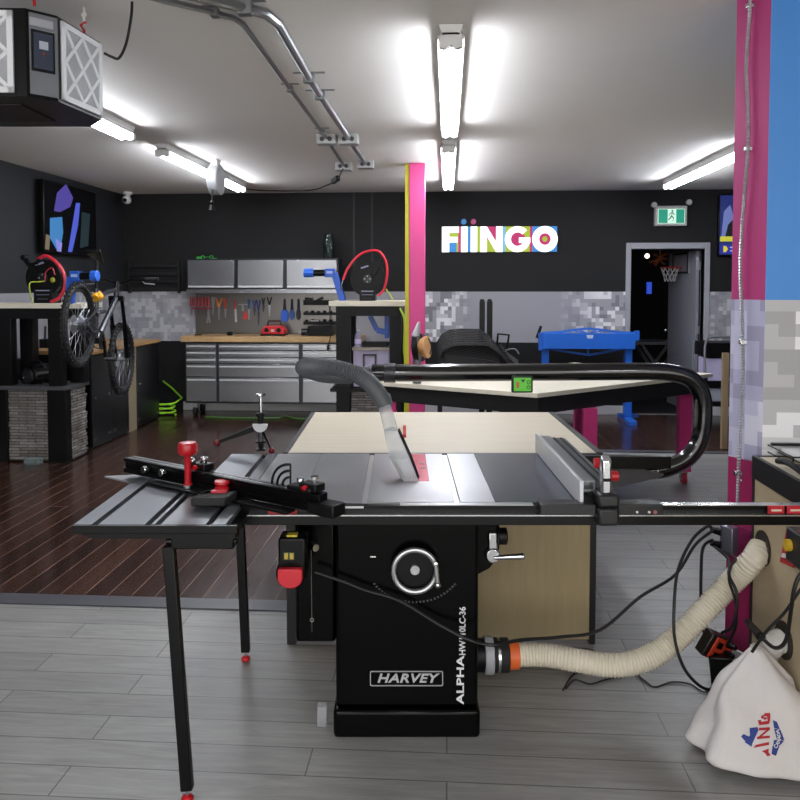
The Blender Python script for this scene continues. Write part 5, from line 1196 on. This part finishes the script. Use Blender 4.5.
part(MB().tube([wy(38, 259, yy), wy(46, 256, yy), wy(56, 262, yy), wy(63.5, 273, yy), wy(65, 285, yy), wy(60, 297, yy), wy(51, 302, yy)], .016, 8, spline=5), 'red_hose', M('#c8283c', .4), t)
part(MB().tube([wy(55, 275, yy), wy(52, 268, yy), wy(46, 272, yy), wy(45, 281, yy)], .006, 8, spline=5), 'red_hose', M('#a82838', .4), t)
part(MB().tube([wy(45, 281, yy), wy(38, 282, yy - .02), wy(30, 283, yy - .04), wy(30, 292, yy - .04), wy(33, 303, yy - .04)], .006, 8, spline=5), 'lime_hose', M('#a9b83a', .4), t)
part(MB().cyl(wy(29, 264, yy), wy(38, 263, yy), .006, .014, 8).ball(wy(39, 260, yy), .022, 10), 'hose_stop', BLK, t)
part(MB().ball(wy(52.5, 280, yy + .01), .025, 10, (1, .4, 1)), 'dial', M('#9a9a20', .5), t)
# ---------------------------------------------------------------- blue clamps
def clampthing(base, elbow, tip, midfrac, lab, y):
    B_, E_, T_ = [Vector(wy(px, py, y)) for px, py in (base, elbow, tip)]
    t = T('repair_stand_clamp', lab, 'bike clamp', B_, group='blue repair clamps')
    part(MB().bar(B_, E_, .07, .07, up=(0, 1, 0)), 'clamp_post', BLU, t, .006)
    d_ = (T_ - E_); m0, m1 = midfrac
    hd = part(MB().bar(E_ - d_ * .02, E_ + d_ * m0, .085, .095), 'clamp_head', BLU, t, .008)
    part(MB().box(E_.x + d_.x * .05 - .0, E_.x + d_.x * (m0 - .06), y - .046, y - .043, E_.z - .006, E_.z + .02) if d_.x > 0 else MB().box(E_.x + d_.x * (m0 - .06), E_.x + d_.x * .05, y - .046, y - .043, E_.z - .006, E_.z + .02), 'printed_line', M('#9fb2dc', .5), hd)
    part(MB().cyl(E_ + d_ * m0, E_ + d_ * m1, .036, seg=16), 'sleeve', BLKM, t)
    part(MB().cyl(E_ + d_ * m1, T_, .05, seg=10), 'jaw', M('#2a62c8', .35), t, .006)
clampthing((343, 301), (334.5, 273), (304, 273), (.3, .68), 'blue repair clamp pointing left over the steel chest', 8.1)
clampthing((70, 303.5), (72, 276.5), (98, 276), (.35, .75), 'blue repair clamp gripping the bicycle seatpost', 6.5)
# ---------------------------------------------------------------- right station
yR = 7.9; xA, xB = wy(329, 303, yR)[0], wy(405, 303, yR)[0]; x1_, x2_, x3_, x4_ = [wy(v, 340, yR)[0] for v in (336, 350, 389.5, 401.5)]
ZR = ZSR
t = T('bike_station', 'tall black framed bench with blue press inside beside the magenta column', 'workbench', ((xA + xB) / 2, 8.2, 0))
part(MB().box(xA, xB, yR - .02, 8.5, ZR - .055, ZR), 'wooden_top', PLYW, t, .003)
part(MB().box(x1_, x4_, yR, 8.48, ZR - .16, ZR - .056), 'apron', BLK, t)
zsh = wy(370, 390, yR)[2]; zmid = wy(370, 346, 8.2)[2]
for a_, b_ in ((x1_, x2_), (x3_, x4_)):
    for y in (yR, 8.36): part(MB().box(a_, b_, y, y + .1, zsh + .03 if False else .0, ZR - .161), 'leg', BLK, t, .003)
part(MB().box(x1_ - .06, x4_ + .02, yR - .03, yR - .001, zsh - .02, zsh + .02).box(x1_ - .06, x4_ + .02, yR + .1, 8.35, zsh - .02, zsh + .02), 'lower_shelf', BLK, t)
part(ledges(x2_ + .01, x3_ - .01, yR + .03, yR + .06, 'y', .0, zsh - .03), 'stone_face', ST, t)
# white cabinet inside, lavender light painted into its colour, + shelf
xa, xb = x2_ + .02, x3_ - .02
t2 = T('storage_cabinet', 'white cabinet with painted lilac light standing inside the right station frame', 'cabinet', ((xa + xb) / 2, 8.2, zsh + .021))
part(MB().box(xa, xb, 8.02, 8.3, zsh + .021, zmid - .035), 'body', M('#b9b2d0', .5), t2)
part(MB().box(xa - .01, xb + .01, 7.99, 8.32, zmid - .034, zmid), 'top_board', M('#9a9088', .5), t2, .003)
w0, w1 = wy(362, 0, 8.0)[0], wy(376, 0, 8.0)[0]
part(MB().box(w0, w0 + .02, 7.995, 8.019, zsh + .03, zmid - .07).box(w1 - .02, w1, 7.995, 8.019, zsh + .03, zmid - .07).box(w0, w1, 7.995, 8.019, zmid - .09, zmid - .07), 'door_frame', DGREY, t2)
q = wy(358, 345, 8.1); 
t = T('water_bottle', 'clear plastic water bottle on the white cabinet inside the right station', 'bottle', (q[0], 8.1, zmid))
part(MB().lathe([(.001, 0), (.034, .0), (.036, .01), (.036, .11), (.03, .135), (.014, .16), (.014, .17), (.001, .17)], (q[0], 8.1, zmid), 'z', 18), 'bottle_body', CLEAR('bottle_plastic', '#c9c6ee', .45), t)
part(MB().cyl((q[0], 8.1, zmid + .17), (q[0], 8.1, zmid + .185), .016, seg=14), 'cap', WHT, t)
part(MB().disc_ring((q[0], 8.1, zmid + .06), .0362, .0372, 'z', .05, 18), 'bottle_label', M('#cfc8f0', .5), t)
t = T('arbor_press', 'blue arbor press with black base inside the right station', 'press', (wy(378, 0, 8.15)[0], 8.15, zmid))
a_, b_ = wy(363, 345, 8.15)[0], wy(388, 345, 8.15)[0]
part(MB().box(a_, b_, 8.08, 8.24, zmid, zmid + .05), 'press_base', BLK, t, .006)
part(MB().bar(wy(370, 316, 8.15), wy(377, 330, 8.15), .05, .05).bar(wy(377, 330, 8.15), wy(388, 333, 8.15), .05, .06).bar(wy(387, 338, 8.16), wy(387, 306, 8.16), .05, .045), 'press_frame', BLU, t, .004)
p1_ = wy(387, 301, 8.4); solo(MB().tube([wy(386, 289, 8.3), wy(390, 295, 8.3), wy(393, 300, 8.25)], .008, 8), 'air_hose', M('#b3c23a', .4), 'short lime hose leaning behind the right hose reel', 'hose')
solo(MB().tube([wy(400, 308, 7.86), wy(404, 318, 7.84), wy(404.5, 332, 7.82), wy(404, 350, 7.82), wy(405, 365, 7.82), (wy(405, 365, 7.82)[0], 7.82, .03)], .012, 8, spline=5), 'air_hose', M('#a9c634', .4), 'lime hose hanging along the yellow edge of the magenta column', 'hose')
# neon hose coil left of the chest
c = Vector(wz(165, 417, .02)); P = []
for k in range(46):
    a = k * .42; P.append(Vector((c.x - .05 + .13 * math.cos(a) + .01 * math.sin(k), c.y + .12 + .1 * math.sin(a), .02 + .0035 * k)))
P += [Vector(wy(182, 398, 9.2)), Vector(wy(172, 388, 9.3)), Vector(wy(163, 381, 9.35))]
solo(MB().tube(P, .011, 8), 'air_hose', M('#8ed022', .4), 'coiled neon green hose on the floor left of the tool chest', 'hose')
solo(MB().tube([wz(x, y, .016) for x, y in ((205, 417), (235, 418), (262, 418), (280, 418), (284, 416), (300, 419), (325, 418))], .01, 6, spline=4), 'air_hose', M('#3c6a1e', .5), 'dark green hose lying straight on the floor before the chest', 'hose')
# ---------------------------------------------------------------- bicycle
bk = T('bicycle', 'dark full suspension mountain bicycle hanging from the blue clamp', 'bicycle', (0, 0, 0))
def P2(u, v, w=0.): return Vector((w, u, v))
def wheel(c, R, nm):
    m = MB().torus(c, R - .028, .028, 'x', 40, 10)
    for k in range(44):
        a = 2 * PI * k / 44
        for s in (-1, 1):
            p = Vector(c) + Vector((s * .018, math.cos(a) * (R - .004), math.sin(a) * (R - .004))); m.obox(p, (.012, .022, .014), (a, 0, 0))
    w_ = part(m, nm, RUB, bk)
    part(MB().torus(c, R - .062, .012, 'x', 40, 8), 'rim', M('#2e2f33', .3, .5), w_)
    m = MB()
    for k in range(24):
        a = 2 * PI * k / 24; s = .03 if k % 2 else -.03
        m.cyl(Vector(c) + Vector((s, .02 * math.cos(a + .5), .02 * math.sin(a + .5))), Vector(c) + Vector((0, (R - .07) * math.cos(a), (R - .07) * math.sin(a))), .0014, seg=4)
    part(m, 'spokes', ALU, w_)
    part(MB().cyl(Vector(c) - Vector((.05, 0, 0)), Vector(c) + Vector((.05, 0, 0)), .022, seg=12).disc_ring(Vector(c) + Vector((-.045, 0, 0)), .05, .08, 'x', .003, 24), 'hub', ALU, w_)
RW = .355
wheel(P2(0, 0), RW, 'rear_wheel'); wheel(P2(1.2, 0), RW, 'front_wheel')
FRM = M('#2c2f36', .3, .3, coat=.4)
m = MB(); m.tube([P2(.44, -.02), P2(.36, .3), P2(.31, .43)], .018, 10).tube([P2(.34, .34), P2(.6, .5), P2(.84, .6)], .02, 10).tube([P2(.46, 0), P2(.65, .25), P2(.87, .53)], .027, 10).cyl(P2(.83, .63), P2(.88, .5), .026)
m.cyl(P2(.44, -.02, -.045), P2(.44, -.02, .045), .03)
part(m, 'frame', FRM, bk)
m = MB()
for s in (-1, 1): m.tube([P2(0, 0, s * .06), P2(.2, -.01, s * .05), P2(.42, .06, s * .03)], .013, 8).tube([P2(0, .01, s * .06), P2(.2, .18, s * .05), P2(.36, .26, s * .03)], .010, 8)
part(m, 'swingarm', FRM, bk)
sh_ = part(MB().cyl(P2(.37, .22), P2(.58, .3), .017).cyl(P2(.36, .2), P2(.42, .25), .024), 'shock', M('#4a4b50', .3, .8), bk)
part(MB().cyl(P2(.3, .33, -.0), P2(.36, .40, -.0), .035, seg=14).ball(P2(.33, .36, .03), .035), 'orange_pouch', M('#e0a018', .5), bk)
part(MB().cyl(P2(.31, .43), P2(.255, .68), .014), 'seatpost', BLKM, bk)
part(MB().hull2([P2(.12, .7, -.07), P2(.12, .7, .07), P2(.12, .735, .07), P2(.12, .735, -.07)], [P2(.38, .7, -.018), P2(.38, .7, .018), P2(.38, .725, .018), P2(.38, .725, -.018)]), 'saddle', BLK, bk, .01)
m = MB()
for s in (-1, 1): m.tube([P2(.87, .5, s * .055), P2(1.0, .3, s * .06)], .018, 10).tube([P2(1.0, .3, s * .06), P2(1.17, .01, s * .058)], .024, 10).cyl(P2(1.17, .0, s * .058), P2(1.2, 0, s * .05), .022)
m.bar(P2(.865, .52, -.07), P2(.865, .52, .07), .05, .04).tube([P2(1.06, .22, -.06), P2(1.1, .3, -.04), P2(1.1, .3, .04), P2(1.06, .22, .06)], .012, 8)
part(m, 'fork', BLKM, bk)
hb = part(MB().tube([P2(.86, .72, -.38), P2(.88, .72, -.12), P2(.9, .68, 0), P2(.88, .72, .12), P2(.86, .72, .38)], .015, 10).cyl(P2(.84, .62), P2(.83, .68), .024).bar(P2(.83, .67), P2(.9, .68), .035, .035), 'handlebar', BLKM, bk)
for s in (-1, 1):
    part(MB().cyl(P2(.86, .72, s * .26), P2(.86, .72, s * .39), .018), 'grip', RUB, hb)
    part(MB().tube([P2(.88, .715, s * .22), P2(.93, .7, s * .24), P2(.93, .69, s * .34)], .006, 6), 'brake_lever', ALU, hb)
cr = part(MB().disc_ring(P2(.44, -.02, .05), .055, .085, 'x', .004, 30).bar(P2(.44, -.02, .07), P2(.5, -.18, .08), .02, .025).bar(P2(.44, -.02, -.07), P2(.38, .14, -.08), .02, .025), 'crankset', BLKM, bk)
for u, v, w in ((.5, -.18, .08), (.38, .14, -.08)): part(MB().box(w if w > 0 else w - .09, w + .09 if w > 0 else w, u - .04, u + .04, v - .01, v + .01), 'pedal', DGREY, cr)
m = MB(); m.tube([P2(.44, .055, .052), P2(0, .05, .05), P2(-.05, 0, .05), P2(0, -.05, .05), P2(.06, -.16, .05), P2(.44, -.1, .052)], .004, 5)
part(m, 'chain', M('#55575c', .4, .8), bk); part(MB().lathe([(.001, -.02), (.085, -.018), (.04, .02), (.001, .02)], P2(0, 0, .035), 'x', 24), 'cassette', M('#55575c', .35, .8), bk)
rw_ = Vector(W((-320 / 118, 6.33, 1.275))); fw = Vector(W((-2.775, 7.46, .875)))
dd = (fw - rw_); pitch = math.atan2(dd.z, math.hypot(dd.x, dd.y)); hd_ = math.atan2(dd.y, dd.x) - PI / 2
bk.location = rw_; bk.rotation_euler = (pitch, 0, hd_)

# ---------------------------------------------------------------- mid room worktable
ZW = .9
NC, RC, LC, FC = [Vector(wz(px, py, ZW)) for px, py in ((537, 393.5), (713, 373.5), (376, 381.5), (575, 362.5))]
t = T('work_table', 'white topped work table with magenta legs on wheels behind the black tube', 'table', (NC + FC) / 2 * 1 - Vector((0, 0, ZW)))
def scal(k, z): 
    c = (NC + FC) / 2; return [Vector((c.x + (p.x - c.x) * k, c.y + (p.y - c.y) * k, z)) for p in (NC, RC, FC, LC)]
m = MB(); m.hull2(scal(1, ZW - .03), scal(1, ZW)); part(m, 'tabletop', PLYW, t, .002)
m = MB(); m.hull2(scal(.965, ZW - .145), scal(.965, ZW - .031)); part(m, 'apron', M('#141416', .5), t)
cc = (NC + FC) / 2
lp = [wz(584, 452, 0), wz(682, 483, 0), None, None]
legs = [Vector(p).lerp(cc, .07) for p in (NC, RC, FC, LC)]
legs[1] = Vector(wz(683, 483, 0)); 
legs[0] = Vector(wz(588, 286 + 1200 / 5.25, 0)); legs[2] = Vector(wz(579.5, 286 + 1200 / 6.5, 0))
for p in legs:
    lg = part(MB().box(p.x - .05, p.x + .05, p.y - .045, p.y + .045, .1, ZW - .146), 'leg', MAG, t, .004)
    part(MB().cyl((p.x - .018, p.y - .01, .044), (p.x + .018, p.y - .01, .044), .044, seg=18), 'caster', M('#c23a48', .4), lg)
    part(MB().cyl((p.x - .022, p.y - .01, .044), (p.x + .022, p.y - .01, .044), .018, seg=12).box(p.x - .026, p.x - .022, p.y - .03, p.y + .03, .04, .1).box(p.x + .022, p.x + .026, p.y - .03, p.y + .03, .04, .1), 'caster_fork', ALU, lg)
# upright grinder with tan pad standing on the worktable
q = Vector(wz(417, 383.5, ZW)); yy = q.y
def gq(px, py, y=None): return Vector(wy(px, py, y or yy))
t = T('polisher', 'grey upright power polisher with tan round pad in front of the magenta column', 'power tool', q)
part(MB().tube([gq(417, 383), gq(417, 360), gq(416, 345), gq(415.5, 336)], .032, 14), 'handle_body', M('#5f6266', .4, .4), t)
part(MB().tube([gq(415.5, 336), gq(417, 330), gq(419, 322)], lambda i, t_: (.03, .022, .008)[i], 12), 'nozzle', M('#a9abac', .4, .4), t)
dc = gq(428, 347); ax = Vector((1, -.35, .1)).normalized()
part(MB().cyl(dc, dc - ax * .06, .085, .06, 28), 'tan_pad', M('#b98a58', .7), t, .01)
part(MB().cyl(dc - ax * .06, dc - ax * .09, .10, .10, 28), 'backing_plate', BLK, t)
part(MB().torus(dc - ax * .06 + Vector((-.02, 0, 0)), .1, .005, 'y', 24, 6, -1.3, 1.6), 'cord_loop', CABLE, t)
part(MB().cyl(dc - ax * .09, gq(417, 348), .03), 'gearbox', M('#6b5a52', .5), t)
# ---------------------------------------------------------------- nested chairs
def chair_mb():
    prof = [(437, 372), (438, 356), (444, 347), (453, 342.5), (466, 341.5), (487, 342), (498, 349), (513, 366), (519, 373)]
    y = 7.5
    P = [Vector(wy(px, py, y)) for px, py in prof]; b_ = Vector((P[4].x, y, 0))
    return [p - b_ for p in P], b_
PR, cb = chair_mb()
ch0 = T('nesting_chair', 'front chair of the black nested row behind the black dust tube', 'chair', (0, 0, 0), group='black nested chairs')
def band(P, th, y0, y1):
    m = MB(); 
    for a_, b_ in zip(P, P[1:]):
        m.hull2([Vector((a_.x, y0, a_.z)), Vector((a_.x, y1, a_.z)), Vector((a_.x, y1, a_.z - th)), Vector((a_.x, y0, a_.z - th))], [Vector((b_.x, y0, b_.z)), Vector((b_.x, y1, b_.z)), Vector((b_.x, y1, b_.z - th)), Vector((b_.x, y0, b_.z - th))])
    return m
part(band(PR[1:8], .03, -.035, .035), 'shell', M('#18181b', .25), ch0)
zz = PR[2].z
part(MB().box(PR[1].x + .03, PR[7].x - .05, -.02, .02, zz - .36, zz - .33).bar((PR[2].x, 0, zz - .12), (PR[6].x, 0, zz - .2), .03, .12), 'seat', M('#0d0d0f', .5), ch0)
for x in (PR[1].x + .03, PR[7].x - .03):
    lg = part(MB().bar((x, 0, .02), (x, 0, PR[1].z - .02), .03, .03), 'leg', M('#1a1a1c', .3), ch0)
    part(MB().box(x - .02, x + .02, -.03, .03, 0, .02), 'foot', RUB, lg)
ch0.location = (cb.x, 7.45, 0)
for k in range(1, 9):
    c_ = dup(ch0, (cb.x - .004 * k, 7.45 + .125 * k, 0.), label='rearmost chair of the black nested row, nearest the grey patterned wall' if k == 8 else 'black chair in the middle of the nested row below the lit sign'); c_.scale = (1, 1, 1 + .009 * k)
for px in (482, 489.5):
    a_, b_ = wy(px, 337, 8.7), wy(px - 1, 299, 8.7)
    solo(MB().box(a_[0] - .032, a_[0] + .032, 8.68, 8.72, .0, b_[2] - .03).prism([(a_[0] - .032, b_[2] - .03), (a_[0] + .032, b_[2] - .03), (a_[0] + .015, b_[2]), (a_[0] - .02, b_[2])], 'y', 8.68, 8.72), 'upright_post', BLKM, 'left one of two black posts standing behind the nested chairs' if px < 485 else 'right one of two black posts standing behind the nested chairs', 'post', group='black posts', bevel=.006)
# scooter-like silver rail and small frame right of chairs
a_, b_, c_ = Vector(wy(478, 330, 8.85)), Vector(wy(496, 347, 8.85)), Vector(wy(517, 362, 8.85))
t = T('hand_truck', 'silver and black hand truck leaning beside the nested chairs', 'hand truck', (c_.x, c_.y, 0))
part(MB().bar(a_, b_, .03, .05).bar(b_, c_, .03, .05).bar(c_, (c_.x, c_.y, .01), .03), 'rail', M('#6b6d70', .35, .6), t)
part(MB().tube([wy(497, 345, 8.8), wy(498, 334, 8.8), wy(509, 335, 8.8), wy(507, 348, 8.8)], .014, 8), 'handle_loop', BLKM, t)
part(MB().tube([wy(500, 355, 8.8), wy(507, 350, 8.8), wy(515, 349, 8.8), wy(519, 354, 8.8)], .008, 8, spline=4), 'cable_loop', M('#8a8c8e', .4), t)
# ---------------------------------------------------------------- blue sheet metal brake
yb3 = 8.95
def bp_(px, py): return Vector(wy(px, py, yb3))
B1 = M('#1f62c4', .35)
t = T('metal_brake', 'blue sheet metal brake machine with arched truss by the doorway', 'metal brake', (bp_(588, 400).x, yb3, 0))
a_, b_ = bp_(542, 348), bp_(633, 333)
part(MB().box(a_.x, b_.x, yb3 - .12, yb3 - .08, a_.z, b_.z), 'front_apron', B1, t, .004)
part(MB().box(a_.x + .02, b_.x - .02, yb3 - .08, yb3 + .2, b_.z - .05, b_.z - .01), 'bed', B1, t)
m = MB()
ar = [bp_(x, y) for x, y in ((541, 333), (560, 332), (572, 330), (588, 328.5), (604, 330), (616, 332), (634, 333))]
for p, q in zip(ar, ar[1:]): m.bar(p, q, .03, .025)
m.bar(bp_(541, 334), bp_(634, 334), .03, .02)
for x in (572, 580, 596, 604): m.bar(bp_(x, 330.5), bp_(588, 333.5), .02, .012)
part(m, 'top_truss', M('#2f6fcc', .35), t)
q = bp_(588, 336); part(MB().prism([(q.x - .04, q.z + .02), (q.x + .04, q.z + .02), (q.x + .03, q.z - .02), (q.x - .03, q.z - .02)], 'y', yb3 - .125, yb3 - .12), 'badge', M('#c9d4e8', .5), t)
m = MB(); m.bar(bp_(549, 349), bp_(589, 355), .02, .022).bar(bp_(589, 355), bp_(628, 348), .02, .022).bar(bp_(588, 348), bp_(588.5, 355), .02, .018); part(m, 'lower_truss', B1, t)
for x in (545, 628):
    p = bp_(x, 348); part(MB().box(p.x - .04, p.x + .04, yb3 - .05, yb3 + .05, .05, b_.z - .02), 'leg', B1, t, .004)
    ft = part(MB().box(p.x - .05, p.x + .05, yb3 - .28, yb3 + .3, .0, .055), 'foot', B1, t, .006)
    part(MB().box(p.x - .1, p.x + .12, yb3 - .04, yb3 + .04, .056, .09), 'foot_plate', M('#23509c', .4), ft)
part(MB().bar(bp_(540, 337), bp_(537, 334), .03).cyl(bp_(537, 338), bp_(541, 326), .02, .016, 10), 'handle', BLK, t)
part(MB().box(b_.x, b_.x + .05, yb3 - .1, yb3 - .05, b_.z - .08, b_.z + .03), 'end_bracket', B1, t)
part(MB().box(a_.x - .05, a_.x, yb3 - .1, yb3 - .05, a_.z - .02, b_.z), 'end_bracket', B1, t)
# ---------------------------------------------------------------- shelf cart behind the pink wall
ysc = 8.3
def sp_(px, py): return Vector(wy(px, py, ysc))
t = T('shelf_cart', 'silver tube rack with black shelves standing right of the door frame', 'cart', (sp_(718, 400).x, ysc, 0))
a_ = sp_(705, 345); rx = sp_(742, 345).x
part(MB().tube([(a_.x, ysc, .0), (a_.x, ysc, a_.z - .02), (a_.x + .02, ysc, sp_(710, 338.5).z), (a_.x + .08, ysc, sp_(710, 337).z), (rx, ysc, sp_(710, 337).z)], .014, 10), 'tube_frame', M('#9a9ca2', .3, .7), t)
part(MB().tube([(a_.x, ysc + .4, .0), (a_.x, ysc + .4, a_.z), (rx, ysc + .4, a_.z)], .014, 10), 'tube_frame', M('#9a9ca2', .3, .7), t)
for y0_, y1_ in ((343, 357), (381, 387), (402, 406)):
    part(MB().box(a_.x + .02, rx, ysc + .0, ysc + .4, sp_(710, y1_).z, sp_(710, y0_).z), 'shelf', BLK, t)
z = sp_(710, 381).z
solo(MB().box(a_.x + .03, sp_(725, 370).x, ysc + .03, ysc + .3, z, sp_(710, 358.5).z), 'paper_box', M('#c9c2e4', .5), 'pale lilac box on the upper shelf of the silver rack', 'box', bevel=.004)
z = sp_(710, 402).z
solo(MB().box(a_.x + .04, sp_(724, 370).x, ysc + .03, ysc + .3, z, sp_(710, 388.5).z), 'plastic_bin', M('#a9b0bc', .3), 'grey plastic bin on the lower shelf of the silver rack', 'box', bevel=.008)
p = Vector(wz(724.5, 450, 0)); zt2 = wy(726, 353, p.y)[2]
solo(MB().box(p.x - .03, p.x + .03, p.y, p.y + .04, 0.008, zt2), 'wooden_post', wood('pine_post', '#a38e6c', '#8c785a', (14, 14, 1)), 'light wooden board standing in front of the silver rack', 'board', bevel=.003)
# ---------------------------------------------------------------- camera, light, world
cam = bpy.data.cameras.new('camera'); co = bpy.data.objects.new('camera', cam); COL.objects.link(co)
co.location = (0, 0, H); co.rotation_euler = (PI / 2 - PT, 0, YAW)
cam.sensor_fit = 'HORIZONTAL'; cam.sensor_width = 36; cam.lens = 36 * F / 800; cam.shift_x = 0; cam.shift_y = -(400 - CY) / 800
cam.clip_start = .05
SC.camera = co
w = bpy.data.worlds.new('world'); SC.world = w; w.use_nodes = True
bg = w.node_tree.nodes['Background']; bg.inputs[0].default_value = (1., .97, .94, 1); bg.inputs[1].default_value = WORLD_S
vs_ = SC.view_settings; vs_.view_transform = 'Standard'; vs_.look = 'None'; vs_.exposure = EXPO; vs_.gamma = 1; vs_.use_curve_mapping = False
